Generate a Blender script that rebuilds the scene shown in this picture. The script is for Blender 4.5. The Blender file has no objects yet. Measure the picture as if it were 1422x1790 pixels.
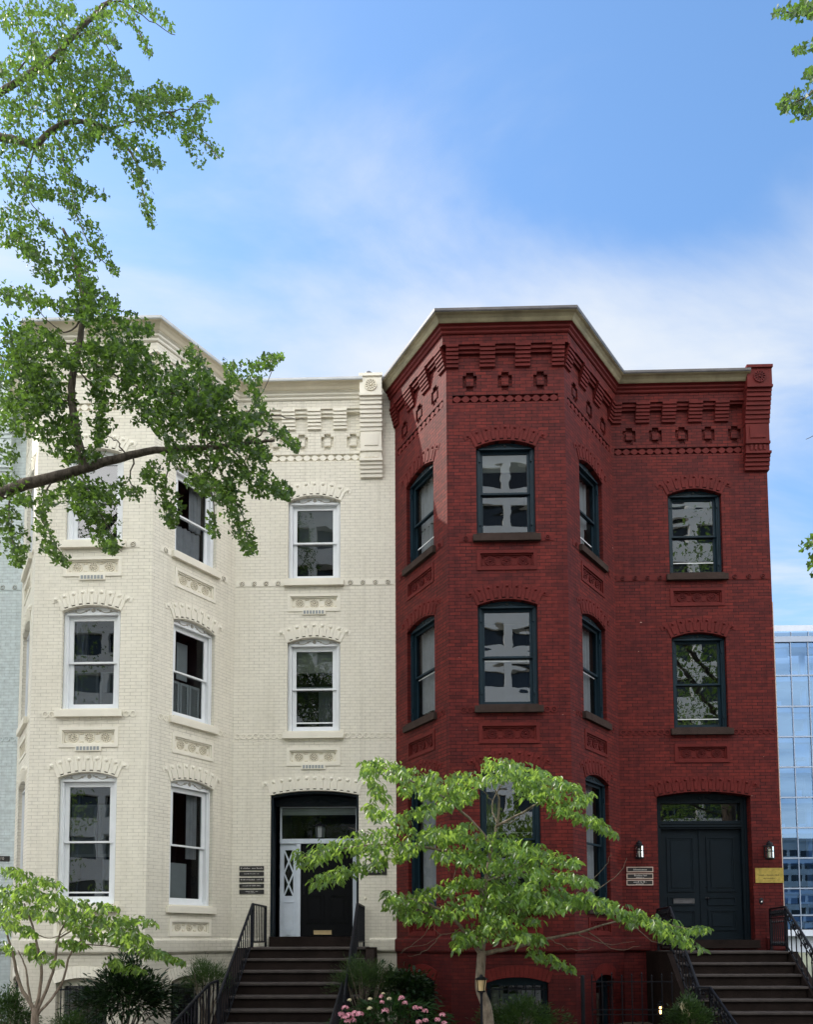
import bpy, math, random
import numpy as np
from mathutils import Vector, Matrix
from mathutils.geometry import tessellate_polygon

random.seed(7)
rng = np.random.default_rng(11)
SC = bpy.context.scene
COL = SC.collection
PI = math.pi
R = math.radians

# ------------------------------------------------------------------ camera model
FPX, CAMY, CAMZ = 1450.0, -17.0588, 1.6
YAW, PITCH, ROLL, PPX, PPY = .0283, .0744, -.0027, 677.8849, 1533.5966
_cy, _sy, _cp, _sp, _cr, _sr = math.cos(YAW), math.sin(YAW), math.cos(PITCH), math.sin(PITCH), math.cos(ROLL), math.sin(ROLL)
FW = Vector((-_sy*_cp, _cy*_cp, _sp))
_rt = Vector((_cy, _sy, 0))
_up = _rt.cross(FW)
RT = _rt*_cr + _up*_sr
UP = -_rt*_sr + _up*_cr

def at(px, py, Y):
    """the point of the vertical plane y = Y that the photograph shows at this pixel"""
    d = FW + RT*((px-PPX)/FPX) - UP*((py-PPY)/FPX)
    t = (Y-CAMY)/d.y
    return Vector((d.x*t, Y, CAMZ+d.z*t))

# ------------------------------------------------------------------ materials
def mat(name):
    m = bpy.data.materials.new(name)
    m.use_nodes = True
    nt = m.node_tree
    return m, nt, nt.nodes['Principled BSDF'], nt.nodes.new, nt.links.new

def paint(name, col, rough=.55, var=.12, scale=6., bump=.0, metal=0., bscale=60., spec=.5):
    m, nt, p, N, L = mat(name)
    tc = N('ShaderNodeTexCoord')
    n = N('ShaderNodeTexNoise'); n.inputs['Scale'].default_value = scale; n.inputs['Detail'].default_value = 6; n.inputs['Roughness'].default_value = .65
    L(tc.outputs['Object'], n.inputs['Vector'])
    r = N('ShaderNodeValToRGB')
    r.color_ramp.elements[0].position = .3; r.color_ramp.elements[1].position = .72
    r.color_ramp.elements[0].color = (*[c*(1-var) for c in col], 1)
    r.color_ramp.elements[1].color = (*[min(1, c*(1+var)) for c in col], 1)
    L(n.outputs['Fac'], r.inputs['Fac']); L(r.outputs['Color'], p.inputs['Base Color'])
    p.inputs['Roughness'].default_value = rough; p.inputs['Metallic'].default_value = metal
    p.inputs['Specular IOR Level'].default_value = spec
    if bump:
        n2 = N('ShaderNodeTexNoise'); n2.inputs['Scale'].default_value = bscale; n2.inputs['Detail'].default_value = 4
        L(tc.outputs['Object'], n2.inputs['Vector'])
        b = N('ShaderNodeBump'); b.inputs['Strength'].default_value = bump; b.inputs['Distance'].default_value = .02
        L(n2.outputs['Fac'], b.inputs['Height']); L(b.outputs['Normal'], p.inputs['Normal'])
    return m

def brick(name, c1, c2, mortar, stain, stain_amt=.35, rough=.5, chips=None, vmin=.86, joint=(.0028, .0068), spec=.3):
    """painted brickwork in stretcher courses, laid out in metres through the UV map"""
    m, nt, p, N, L = mat(name)
    uv = N('ShaderNodeUVMap'); uv.uv_map = 'UVMap'
    tc = N('ShaderNodeTexCoord')
    w = N('ShaderNodeTexNoise'); w.inputs['Scale'].default_value = 3.2; w.inputs['Detail'].default_value = 2
    L(uv.outputs['UV'], w.inputs['Vector'])
    wm = N('ShaderNodeVectorMath'); wm.operation = 'MULTIPLY_ADD'; wm.inputs[1].default_value = (.012, .012, 0)
    L(w.outputs['Color'], wm.inputs[0]); L(uv.outputs['UV'], wm.inputs[2])
    b = N('ShaderNodeTexBrick')
    b.offset = .5; b.offset_frequency = 2; b.squash = 1
    b.inputs['Scale'].default_value = 1.; b.inputs['Brick Width'].default_value = .214; b.inputs['Row Height'].default_value = .0667
    b.inputs['Mortar Size'].default_value = .0052; b.inputs['Mortar Smooth'].default_value = .35; b.inputs['Bias'].default_value = -.1
    b.inputs['Color1'].default_value = (*c1, 1); b.inputs['Color2'].default_value = (*c2, 1); b.inputs['Mortar'].default_value = (*mortar, 1)
    L(wm.outputs[0], b.inputs['Vector'])
    # uneven joints: some courses nearly filled with paint
    jn = N('ShaderNodeTexNoise'); jn.inputs['Scale'].default_value = 2.3; jn.inputs['Detail'].default_value = 5
    L(tc.outputs['Object'], jn.inputs['Vector'])
    jr = N('ShaderNodeMapRange'); jr.inputs[1].default_value = .35; jr.inputs[2].default_value = .68; jr.inputs[3].default_value = joint[0]; jr.inputs[4].default_value = joint[1]
    L(jn.outputs['Fac'], jr.inputs[0]); L(jr.outputs[0], b.inputs['Mortar Size'])
    # broad staining
    n = N('ShaderNodeTexNoise'); n.inputs['Scale'].default_value = .9; n.inputs['Detail'].default_value = 8; n.inputs['Roughness'].default_value = .7
    mp = N('ShaderNodeMapping'); mp.inputs['Scale'].default_value = (1.3, 1.3, .55)
    L(tc.outputs['Object'], mp.inputs['Vector']); L(mp.outputs[0], n.inputs['Vector'])
    r = N('ShaderNodeMapRange'); r.inputs[1].default_value = .45; r.inputs[2].default_value = .75; r.inputs[4].default_value = stain_amt
    L(n.outputs['Fac'], r.inputs[0])
    mx = N('ShaderNodeMixRGB'); mx.inputs['Color2'].default_value = (*stain, 1)
    L(r.outputs[0], mx.inputs['Fac']); L(b.outputs['Color'], mx.inputs['Color1'])
    # single bricks a little darker or paler
    v = N('ShaderNodeTexNoise'); v.inputs['Scale'].default_value = 9; v.inputs['Detail'].default_value = 3
    L(tc.outputs['Object'], v.inputs['Vector'])
    hv = N('ShaderNodeHueSaturation')
    vr = N('ShaderNodeMapRange'); vr.inputs[1].default_value = .3; vr.inputs[2].default_value = .7; vr.inputs[3].default_value = vmin; vr.inputs[4].default_value = 2-vmin
    L(v.outputs['Fac'], vr.inputs[0]); L(vr.outputs[0], hv.inputs['Value']); L(mx.outputs[0], hv.inputs['Color'])
    last = hv.outputs[0]
    if chips:
        ch = N('ShaderNodeTexNoise'); ch.inputs['Scale'].default_value = 11; ch.inputs['Detail'].default_value = 2
        mp2 = N('ShaderNodeMapping'); mp2.inputs['Scale'].default_value = (.6, .6, 1.6); mp2.inputs['Location'].default_value = (3.3, 1.7, 9.2)
        L(tc.outputs['Object'], mp2.inputs['Vector']); L(mp2.outputs[0], ch.inputs['Vector'])
        cr = N('ShaderNodeMapRange'); cr.inputs[1].default_value = .795; cr.inputs[2].default_value = .81
        L(ch.outputs['Fac'], cr.inputs[0])
        cm = N('ShaderNodeMixRGB'); cm.inputs['Color2'].default_value = (*chips, 1)
        L(cr.outputs[0], cm.inputs['Fac']); L(last, cm.inputs['Color1']); last = cm.outputs[0]
    # rain streaks running down the wall
    st = N('ShaderNodeTexNoise'); st.inputs['Scale'].default_value = 1.; st.inputs['Detail'].default_value = 5; st.inputs['Roughness'].default_value = .6
    mp3 = N('ShaderNodeMapping'); mp3.inputs['Scale'].default_value = (5.5, 5.5, .28)
    L(tc.outputs['Object'], mp3.inputs['Vector']); L(mp3.outputs[0], st.inputs['Vector'])
    sr = N('ShaderNodeMapRange'); sr.inputs[1].default_value = .54; sr.inputs[2].default_value = .74; sr.inputs[4].default_value = stain_amt*.8
    L(st.outputs['Fac'], sr.inputs[0])
    sm = N('ShaderNodeMixRGB'); sm.inputs['Color2'].default_value = (*[c*.8 for c in stain], 1)
    L(sr.outputs[0], sm.inputs['Fac']); L(last, sm.inputs['Color1']); last = sm.outputs[0]
    # shade at the wall base painted into the colour, darker towards the ground
    sx = N('ShaderNodeSeparateXYZ'); L(tc.outputs['Object'], sx.inputs[0])
    gz = N('ShaderNodeMapRange'); gz.inputs[1].default_value = 3.4; gz.inputs[2].default_value = .2; gz.inputs[4].default_value = 1.25; L(sx.outputs['Z'], gz.inputs[0])
    gm = N('ShaderNodeMath'); gm.operation = 'MULTIPLY'; L(gz.outputs[0], gm.inputs[0]); L(n.outputs['Fac'], gm.inputs[1])
    gx = N('ShaderNodeMixRGB'); gx.inputs['Color2'].default_value = (*[c*.62 for c in stain], 1)  # painted wall-base shade, a darker tone of the stain colour
    L(gm.outputs[0], gx.inputs['Fac']); L(last, gx.inputs['Color1']); last = gx.outputs[0]
    L(last, p.inputs['Base Color']); p.inputs['Specular IOR Level'].default_value = spec
    p.inputs['Roughness'].default_value = rough
    inv = N('ShaderNodeMath'); inv.operation = 'SUBTRACT'; inv.inputs[0].default_value = 1
    L(b.outputs['Fac'], inv.inputs[1])
    fn = N('ShaderNodeTexNoise'); fn.inputs['Scale'].default_value = 45; fn.inputs['Detail'].default_value = 4
    L(tc.outputs['Object'], fn.inputs['Vector'])
    ad = N('ShaderNodeMath'); ad.operation = 'MULTIPLY_ADD'; ad.inputs[1].default_value = .35
    L(fn.outputs['Fac'], ad.inputs[0]); L(inv.outputs[0], ad.inputs[2])
    bp = N('ShaderNodeBump'); bp.inputs['Strength'].default_value = .7; bp.inputs['Distance'].default_value = .006
    L(ad.outputs[0], bp.inputs['Height']); L(bp.outputs['Normal'], p.inputs['Normal'])
    return m

def glass(name, wav=.0, refl=2.0, base=.05, tint=(.75, .8, .8), wscale=5., gcol=(.95, .97, 1)):
    m = bpy.data.materials.new(name); m.use_nodes = True
    nt = m.node_tree; nt.nodes.clear(); N = nt.nodes.new; L = nt.links.new
    out = N('ShaderNodeOutputMaterial'); mix = N('ShaderNodeMixShader')
    g = N('ShaderNodeBsdfGlossy'); g.inputs['Roughness'].default_value = .0; g.inputs['Color'].default_value = (*gcol, 1)
    t = N('ShaderNodeBsdfTransparent'); t.inputs['Color'].default_value = (*tint, 1)
    fr = N('ShaderNodeFresnel'); fr.inputs['IOR'].default_value = 1.5
    ma = N('ShaderNodeMath'); ma.operation = 'MULTIPLY_ADD'; ma.use_clamp = True
    ma.inputs[1].default_value = refl; ma.inputs[2].default_value = base
    L(fr.outputs[0], ma.inputs[0]); L(ma.outputs[0], mix.inputs[0]); L(t.outputs[0], mix.inputs[1]); L(g.outputs[0], mix.inputs[2])
    if wav:
        tc = N('ShaderNodeTexCoord'); n = N('ShaderNodeTexNoise'); n.inputs['Scale'].default_value = wscale; n.inputs['Detail'].default_value = .6; n.inputs['Distortion'].default_value = .3
        mp = N('ShaderNodeMapping'); mp.inputs['Scale'].default_value = (.6, .6, 1.5); L(tc.outputs['Object'], mp.inputs[0]); L(mp.outputs[0], n.inputs['Vector'])
        b = N('ShaderNodeBump'); b.inputs['Strength'].default_value = 1; b.inputs['Distance'].default_value = wav
        L(n.outputs['Fac'], b.inputs['Height']); L(b.outputs['Normal'], g.inputs['Normal'])
    L(mix.outputs[0], out.inputs['Surface'])
    return m

def leafmat(name, dark, light, trans, tamt=.45, rough=.45):
    m, nt, p, N, L = mat(name)
    a = N('ShaderNodeAttribute'); a.attribute_name = 'rnd'
    r = N('ShaderNodeValToRGB')
    r.color_ramp.elements[0].color = (*dark, 1); r.color_ramp.elements[1].color = (*light, 1)
    L(a.outputs['Fac'], r.inputs['Fac'])
    L(r.outputs['Color'], p.inputs['Base Color']); p.inputs['Roughness'].default_value = rough
    p.inputs['Specular IOR Level'].default_value = .4
    t = N('ShaderNodeBsdfTranslucent')
    r2 = N('ShaderNodeMixRGB'); r2.inputs['Color1'].default_value = (*[c*.8 for c in trans], 1); r2.inputs['Color2'].default_value = (*[c*1.15 for c in trans], 1)
    L(a.outputs['Fac'], r2.inputs['Fac']); L(r2.outputs[0], t.inputs['Color'])
    mx = N('ShaderNodeMixShader'); mx.inputs[0].default_value = tamt
    L(p.outputs[0], mx.inputs[1]); L(t.outputs[0], mx.inputs[2])
    L(mx.outputs[0], nt.nodes['Material Output'].inputs['Surface'])
    return m

def bark(name, c1, c2, scale=14., bump=.6):
    m, nt, p, N, L = mat(name)
    tc = N('ShaderNodeTexCoord'); mp = N('ShaderNodeMapping'); mp.inputs['Scale'].default_value = (1, 1, .35)
    n = N('ShaderNodeTexNoise'); n.inputs['Scale'].default_value = scale; n.inputs['Detail'].default_value = 8; n.inputs['Roughness'].default_value = .7
    L(tc.outputs['Object'], mp.inputs[0]); L(mp.outputs[0], n.inputs['Vector'])
    r = N('ShaderNodeValToRGB'); r.color_ramp.elements[0].position = .35; r.color_ramp.elements[1].position = .68
    r.color_ramp.elements[0].color = (*c1, 1); r.color_ramp.elements[1].color = (*c2, 1)
    L(n.outputs['Fac'], r.inputs['Fac']); L(r.outputs[0], p.inputs['Base Color'])
    p.inputs['Roughness'].default_value = .9
    b = N('ShaderNodeBump'); b.inputs['Strength'].default_value = bump; b.inputs['Distance'].default_value = .03
    L(n.outputs['Fac'], b.inputs['Height']); L(b.outputs[0], p.inputs['Normal'])
    return m

def emit(name, col, s):
    m, nt, p, N, L = mat(name)
    p.inputs['Base Color'].default_value = (*col, 1); p.inputs['Emission Color'].default_value = (*col, 1); p.inputs['Emission Strength'].default_value = s
    return m

M = {}
CREAM = (.84, .805, .70)
REDC = (.235, .032, .028)
M['cream_brick'] = brick('cream painted brick', CREAM, (.825, .79, .685), (.58, .55, .47), (.70, .66, .55), .5, .6, None, .955, (.0028, .0064), .3)
M['cream_paint'] = paint('cream paint', CREAM, .55, .05, 3, .15)
M['cream_trim'] = paint('cream ornament paint', (.76, .71, .58), .55, .07, 8, .2)
M['red_brick'] = brick('red painted brick', (.142, .0188, .0152), (.078, .0115, .0115), (.022, .0042, .005), (.050, .0070, .0095), .6, .65, (.50, .34, .28), .78, (.0036, .0080), .16)
M['red_paint'] = paint('red paint', (.110, .0138, .0125), .65, .25, 3, .2, spec=.16)
M['red_trim'] = paint('red ornament paint', (.095, .0108, .0108), .65, .25, 8, .25, spec=.16)
M['blue_brick'] = brick('pale blue painted brick', (.60, .68, .70), (.58, .66, .685), (.42, .49, .51), (.52, .60, .62), .3, .55)
M['blue_paint'] = paint('pale blue paint', (.60, .68, .70), .55, .05, 3, .15)
M['white'] = paint('white window paint', (.80, .83, .86), .4, .03, 5)
M['groove'] = paint('darker carved paint', (.40, .38, .34), .6, .1, 9)  # darker tone for the scroll carving
M['groove_teal'] = paint('darker carved teal', (.003, .008, .012), .5, .1, 9)
M['rose_back'] = paint('dark cream backing', (.24, .21, .155), .8, .15, 9)  # darker discs set behind the rosette petals and bosses
M['rose_back_red'] = paint('dark red backing', (.05, .006, .008), .8, .15, 9)
M['white_old'] = paint('off white carved paint', (.78, .77, .72), .5, .06, 9, .2)
M['teal'] = paint('dark teal paint', (.0055, .021, .034), .5, .2, 4, .1, spec=.25)
M['teal_dark'] = paint('blackish teal paint', (.004, .010, .016), .5, .2, 4, .1, spec=.2)
M['brownstone'] = paint('dark brownstone', (.017, .0118, .0105), .85, .35, 2.5, .5, bscale=40, spec=.1)
M['step_edge'] = paint('paler stone edge', (.05, .042, .039), .8, .35, 5, .4, spec=.25)  # paler tone for treads and nosings
M['sill_stone'] = paint('brown sill stone', (.045, .031, .027), .85, .25, 5, .4, spec=.12)
M['crown_red'] = paint('weathered tan metal', (.30, .265, .165), .6, .35, 2.2, .25)
M['crown_cream'] = paint('cream metal cornice', (.72, .65, .50), .55, .12, 2, .15)
M['gutter_dark'] = paint('dark slate metal', (.09, .085, .09), .4, .5, 3, .1)
M['gutter_pale'] = paint('pale grey metal', (.55, .58, .60), .4, .12, 3, .1)
M['roof'] = paint('roof felt', (.10, .10, .10), .9, .2, 3)
M['iron'] = paint('black iron paint', (.005, .006, .010), .5, .3, 10, .2, spec=.22)
M['slit_shade'] = paint('painted slit shade', (.035, .032, .028), .9, .1, 5)  # dark colour painted in as the shade inside the arch slits
M['slit_shade_red'] = paint('painted red slit shade', (.03, .008, .008), .9, .1, 5)  # the same painted slit shade for the red arches
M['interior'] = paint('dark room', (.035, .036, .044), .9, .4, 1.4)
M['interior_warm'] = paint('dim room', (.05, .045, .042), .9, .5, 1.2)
M['blind'] = paint('slatted blind', (.50, .52, .50), .7, .08, 4)
M['shade'] = paint('cream roller shade', (.72, .70, .62), .8, .06, 4)
M['curtain'] = paint('grey net curtain', (.34, .35, .37), .9, .12, 6)
M['shutter'] = paint('inner shutter paint', (.30, .33, .34), .6, .08, 5)
M['glass_new'] = glass('clear window glass', .0009, 1.5, .06, (.62, .66, .68), 2.2)
M['glass_old'] = glass('old wavy window glass', .0013, 1.6, .14, (.62, .66, .68), 2.7)
M['glass_side'] = glass('side window glass', .001, .45, .0, (.7, .74, .76), 2.2)
M['brass'] = paint('aged brass', (.62, .47, .13), .38, .25, 14, .15, .85)
M['black_plate'] = paint('black name plate', (.018, .016, .016), .35, .2, 9)
M['plate_text'] = paint('pale lettering', (.42, .40, .38), .5, .15, 9)
M['plate_gold'] = paint('gold lettering', (.5, .38, .2), .45, .15, 9)
M['plate_rim'] = paint('tan plate rim', (.52, .40, .34), .5, .1, 9)
M['number_text'] = paint('white numerals', (.75, .75, .72), .5, .05, 9)
M['chrome'] = paint('dull steel', (.13, .13, .14), .5, .15, 9, 0, .7)
M['lamp_glass'] = glass('lantern glass', .0, 1.5, .06, (.85, .86, .84))
M['bulb'] = paint('frosted bulb', (.85, .84, .8), .4, .03, 9)
M['lit'] = emit('glowing bulb', (1.0, .62, .22), 14.)
M['tan_lamp'] = paint('tan lamp glass', (.55, .42, .22), .35, .15, 12)
M['door_teal'] = paint('teal door paint', (.0035, .009, .0145), .5, .2, 3, .1, spec=.18)
M['door_black'] = paint('black door paint', (.002, .0025, .004), .5, .2, 3, spec=.15)
M['sidelight'] = paint('pale blue white paint', (.62, .69, .78), .45, .08, 4, .1)
M['soil'] = paint('planting soil', (.045, .032, .022), .95, .4, 3, .8)
M['concrete'] = paint('brick paving', (.15, .10, .085), .85, .15, 1.5, .3)
M['asphalt'] = paint('asphalt', (.055, .055, .057), .85, .25, 2, .5)
M['grassy'] = paint('distant ground', (.10, .11, .07), .9, .3, .05)
M['kerb'] = paint('granite kerb', (.36, .35, .34), .8, .15, 5, .3)
M['lane'] = paint('lane paint', (.75, .74, .7), .7, .1, 5)
M['gink'] = leafmat('ginkgo leaf', (.009, .027, .012), (.033, .066, .021), (.21, .38, .05), .36)
M['dog'] = leafmat('dogwood leaf', (.012, .036, .012), (.080, .168, .034), (.46, .70, .11), .40, .32)
M['rhodo'] = leafmat('rhododendron leaf', (.006, .018, .007), (.016, .042, .014), (.04, .09, .015), .2, .35)
M['shrub'] = leafmat('shrub leaf', (.018, .045, .016), (.05, .095, .03), (.12, .22, .04), .3)
M['juniper'] = leafmat('juniper needles', (.022, .05, .018), (.055, .10, .03), (.10, .18, .03), .25, .7)
M['hydr'] = leafmat('hydrangea leaf', (.010, .035, .013), (.028, .075, .022), (.08, .18, .03), .25)
M['petal'] = leafmat('pink petals', (.62, .20, .30), (.85, .50, .58), (.8, .35, .45), .25, .6)
M['petal_pale'] = leafmat('cream petals', (.62, .55, .38), (.8, .72, .5), (.6, .6, .3), .25, .6)
M['bark_g'] = bark('ginkgo bark', (.045, .035, .028), (.19, .155, .125), 18)
M['bark_d'] = bark('dogwood bark', (.10, .08, .06), (.27, .22, .17), 22, .4)
M['twig'] = bark('twig bark', (.10, .08, .06), (.20, .16, .12), 30, .2)
M['office_white'] = paint('office concrete', (.78, .76, .72), .8, .06, .6)
M['office_glass'] = paint('dark office glass', (.02, .025, .03), .1, .3, .4)
M['mullion'] = paint('blue grey mullion', (.16, .20, .27), .4, .1, 2, 0, .3)
M['slab'] = paint('floor slab', (.62, .64, .66), .8, .1, .5)
M['curtain_glass'] = glass('curtain wall glass', .0, 1.5, .12, (.28, .44, .66), 5., (.36, .58, .88))
M['grey_panel'] = paint('grey parapet panel', (.34, .38, .45), .5, .08, .5)
M['striplight'] = emit('strip light', (1, .93, .8), 6.)

# ------------------------------------------------------------------ mesh builder
class Face:
    """a vertical facade plane: u runs along it, z up, o out of it"""
    def __init__(s, A, B, uoff=0.):
        s.A = Vector((A[0], A[1], 0)); d = Vector((B[0]-A[0], B[1]-A[1], 0))
        s.L = d.length; s.e = d/s.L; s.n = Vector((s.e.y, -s.e.x, 0)); s.uoff = uoff
    def P(s, u, z, o):
        v = s.A + s.e*u + s.n*o
        return (v.x, v.y, z)

WORLD = Face((0, 0), (1, 0))          # P(u,z,o) = (u,-o,z)

class MB:
    def __init__(s):
        s.v = []; s.uv = []; s.f = []; s.mi = []
    def add(s, vs, uvs, fs, m=0):
        b = len(s.v); s.v += vs; s.uv += uvs
        for f in fs:
            s.f.append(tuple(i+b for i in f)); s.mi.append(m)
    def box(s, F, u0, u1, z0, z1, o0, o1, m=0):
        c = [(u, z, o) for u in (u0, u1) for z in (z0, z1) for o in (o0, o1)]
        s.add([F.P(*q) for q in c], [(F.uoff+q[0]+q[2]*.9, q[1]) for q in c],
              [(0, 2, 3, 1), (4, 5, 7, 6), (0, 1, 5, 4), (2, 6, 7, 3), (1, 3, 7, 5), (0, 4, 6, 2)], m)
    def b3(s, x0, x1, y0, y1, z0, z1, m=0):
        s.box(WORLD, x0, x1, z0, z1, -y1, -y0, m)
    def poly(s, F, loops, o, m=0, flip=False):
        """flat polygon with holes at offset o"""
        vl = [[Vector((p[0], p[1], 0)) for p in lp] for lp in loops]
        flat = [p for lp in loops for p in lp]
        fs = []
        for t in tessellate_polygon(vl):
            a, b, c = (flat[i] for i in t)
            ar = (b[0]-a[0])*(c[1]-a[1])-(b[1]-a[1])*(c[0]-a[0])
            if abs(ar) < 1e-9: continue
            t = tuple(t)
            if (ar < 0) != flip: t = t[::-1]
            fs.append(t)
        s.add([F.P(p[0], p[1], o) for p in flat], [(F.uoff+p[0], p[1]) for p in flat], fs, m)
    def skirt(s, F, loop, o0, o1, m=0):
        n = len(loop)
        vs = [F.P(p[0], p[1], o0) for p in loop]+[F.P(p[0], p[1], o1) for p in loop]
        uv = [(F.uoff+p[0]+o0*.9, p[1]) for p in loop]+[(F.uoff+p[0]+o1*.9, p[1]) for p in loop]
        s.add(vs, uv, [(i, (i+1) % n, (i+1) % n+n, i+n) for i in range(n)], m)
    def prism(s, F, loops, o0, o1, m=0, back=False):
        s.poly(F, loops, o1, m)
        for lp in loops: s.skirt(F, lp, o0, o1, m)
        if back: s.poly(F, loops, o0, m, True)
    def tube(s, path, rad, n=8, m=0, cap=True):
        P = [Vector(p) for p in path]
        if not hasattr(rad, '__len__'): rad = [rad]*len(P)
        vs = []; prev = None
        for i, p in enumerate(P):
            d = (P[min(i+1, len(P)-1)]-P[max(i-1, 0)])
            if d.length < 1e-9: d = Vector((0, 0, 1))
            d.normalize()
            if prev is None:
                a = d.orthogonal().normalized()
            else:
                a = prev - d*prev.dot(d)
                a = a.normalized() if a.length > 1e-6 else d.orthogonal().normalized()
            prev = a; b = d.cross(a)
            for k in range(n):
                t = 2*PI*k/n; q = p+(a*math.cos(t)+b*math.sin(t))*rad[i]; vs.append(tuple(q))
        fs = []
        for i in range(len(P)-1):
            for k in range(n):
                k2 = (k+1) % n
                fs.append((i*n+k, i*n+k2, (i+1)*n+k2, (i+1)*n+k))
        if cap:
            fs.append(tuple(range(n))[::-1]); fs.append(tuple(range((len(P)-1)*n, len(P)*n)))
        s.add(vs, [(v[0], v[2]) for v in vs], fs, m)
    def dome(s, F, u, z, o, r, ho, m=0, n=10, rings=3, rz=None):
        """half ellipsoid standing on the plane"""
        rz = rz or r; vs = []; fs = []
        for i in range(rings):
            a = PI/2*i/rings
            for k in range(n):
                t = 2*PI*k/n
                vs.append((u+r*math.cos(a)*math.cos(t), z+rz*math.cos(a)*math.sin(t), o+ho*math.sin(a)))
        vs.append((u, z, o+ho)); top = len(vs)-1
        for i in range(rings-1):
            for k in range(n):
                k2 = (k+1) % n; fs.append((i*n+k, i*n+k2, (i+1)*n+k2, (i+1)*n+k))
        for k in range(n): fs.append(((rings-1)*n+k, (rings-1)*n+(k+1) % n, top))
        s.add([F.P(*q) for q in vs], [(F.uoff+q[0], q[1]) for q in vs], fs, m)
    def ring(s, F, u, z, o, r0, r1, h, m=0, n=16):
        """raised flat ring"""
        vs = []
        for (r, oo) in ((r1, o), (r1*.98+r0*.02, o+h), (r0, o+h), (r0, o)):
            for k in range(n):
                t = 2*PI*k/n; vs.append((u+r*math.cos(t), z+r*math.sin(t), oo))
        fs = [(j*n+k, j*n+(k+1) % n, (j+1)*n+(k+1) % n, (j+1)*n+k) for j in range(3) for k in range(n)]
        s.add([F.P(*q) for q in vs], [(F.uoff+q[0], q[1]) for q in vs], fs, m)
    def lathe(s, c, prof, n=12, m=0):
        """prof: list of (radius, z) about a vertical axis at c"""
        vs = []
        for (r, z) in prof:
            for k in range(n):
                t = 2*PI*k/n; vs.append((c[0]+r*math.cos(t), c[1]+r*math.sin(t), c[2]+z))
        fs = [(j*n+k, j*n+(k+1) % n, (j+1)*n+(k+1) % n, (j+1)*n+k) for j in range(len(prof)-1) for k in range(n)]
        s.add(vs, [(v[0], v[2]) for v in vs], fs, m)
    def sweep(s, path, prof, m=0, caps=True, u0=0.):
        """profile of (offset, z) swept along a plan path with mitred corners"""
        rows = [offset_path(path, o) for o, z in prof]
        n = len(path); us = [u0]
        for a, b in zip(path, path[1:]): us.append(us[-1]+math.hypot(b[0]-a[0], b[1]-a[1]))
        vs = []; uv = []
        for j, (o, z) in enumerate(prof):
            for i in range(n):
                vs.append((rows[j][i][0], rows[j][i][1], z)); uv.append((us[i], z))
        fs = [(j*n+i, j*n+i+1, (j+1)*n+i+1, (j+1)*n+i) for j in range(len(prof)-1) for i in range(n-1)]
        if caps:
            fs.append(tuple(j*n for j in range(len(prof)))); fs.append(tuple(j*n+n-1 for j in range(len(prof)))[::-1])
        s.add(vs, uv, fs, m)
    def build(s, name, mats, parent=None, smooth=False):
        me = bpy.data.meshes.new(name)
        me.from_pydata(s.v, [], s.f)
        if not isinstance(mats, (list, tuple)): mats = [mats]
        for mm in mats: me.materials.append(mm)
        if len(mats) > 1: me.polygons.foreach_set('material_index', s.mi)
        li = np.empty(len(me.loops), dtype=np.int32); me.loops.foreach_get('vertex_index', li)
        ul = me.uv_layers.new(name='UVMap'); ul.data.foreach_set('uv', np.array(s.uv, dtype=np.float32)[li].ravel())
        if smooth: me.polygons.foreach_set('use_smooth', [True]*len(me.polygons))
        me.update()
        o = bpy.data.objects.new(name, me); COL.objects.link(o)
        if parent is not None:
            o.parent = parent
            o.matrix_parent_inverse = base_matrix(parent).inverted()
        return o

def base_matrix(o):
    return Matrix.Translation(o.location) if o.type == 'EMPTY' else Matrix.Identity(4)

def offset_path(path, o):
    pts = [Vector(p) for p in path]; ns = []
    for a, b in zip(pts, pts[1:]):
        e = (b-a).normalized(); ns.append(Vector((e.y, -e.x)))
    out = []
    for i, p in enumerate(pts):
        if i == 0: out.append(p+ns[0]*o)
        elif i == len(pts)-1: out.append(p+ns[-1]*o)
        else:
            m = (ns[i-1]+ns[i]).normalized(); out.append(p+m*(o/m.dot(ns[i])))
    return out

def thing(name, label, cat, loc=(0, 0, 0), group=None):
    o = bpy.data.objects.new(name, None); COL.objects.link(o); o.location = loc
    o.empty_display_size = .3
    o['label'] = label; o['category'] = cat
    if group: o['group'] = group
    return o

def tag(o, label, cat, group=None):
    o['label'] = label; o['category'] = cat
    if group: o['group'] = group
    return o

def struct(o, kind='structure'):
    o['kind'] = kind
    return o

def arch_loop(uc, w, z0, zs, zc, n=12, inset=0.):
    """counter-clockwise outline of a segmental-arched opening"""
    h = w/2-inset; r = zc-zs; Rr = ((w/2)**2+r*r)/(2*r); cz = zc-Rr; a = math.asin((w/2)/Rr)
    Ri = Rr-inset; ai = math.asin(min(1, h/Ri))
    lp = [(uc-h, z0), (uc+h, z0)]
    for i in range(n+1):
        t = ai-2*ai*i/n
        lp.append((uc+Ri*math.sin(t), cz+Ri*math.cos(t)))
    return lp

def rect(u0, u1, z0, z1):
    return [(u0, z0), (u1, z0), (u1, z1), (u0, z1)]

# light levels
SKY_SAT, SKY_VAL, SKY_STR = 1.14, 2.4, .13
CLOUD, CLOUD_FILL, FILL_COVER = 7.6, 34., .25  # bright clouds behind the viewer are unseen, added to fill the shaded fronts
CLOUD_LOC = (2.75, .95, 0)
SUN_E = 5.0
# ------------------------------------------------------------------ rowhouses
PD = 1.8445            # how far a bay stands out
ZF = 12.94             # underside of the plain frieze
ZGR = -.08             # front yard level

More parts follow.
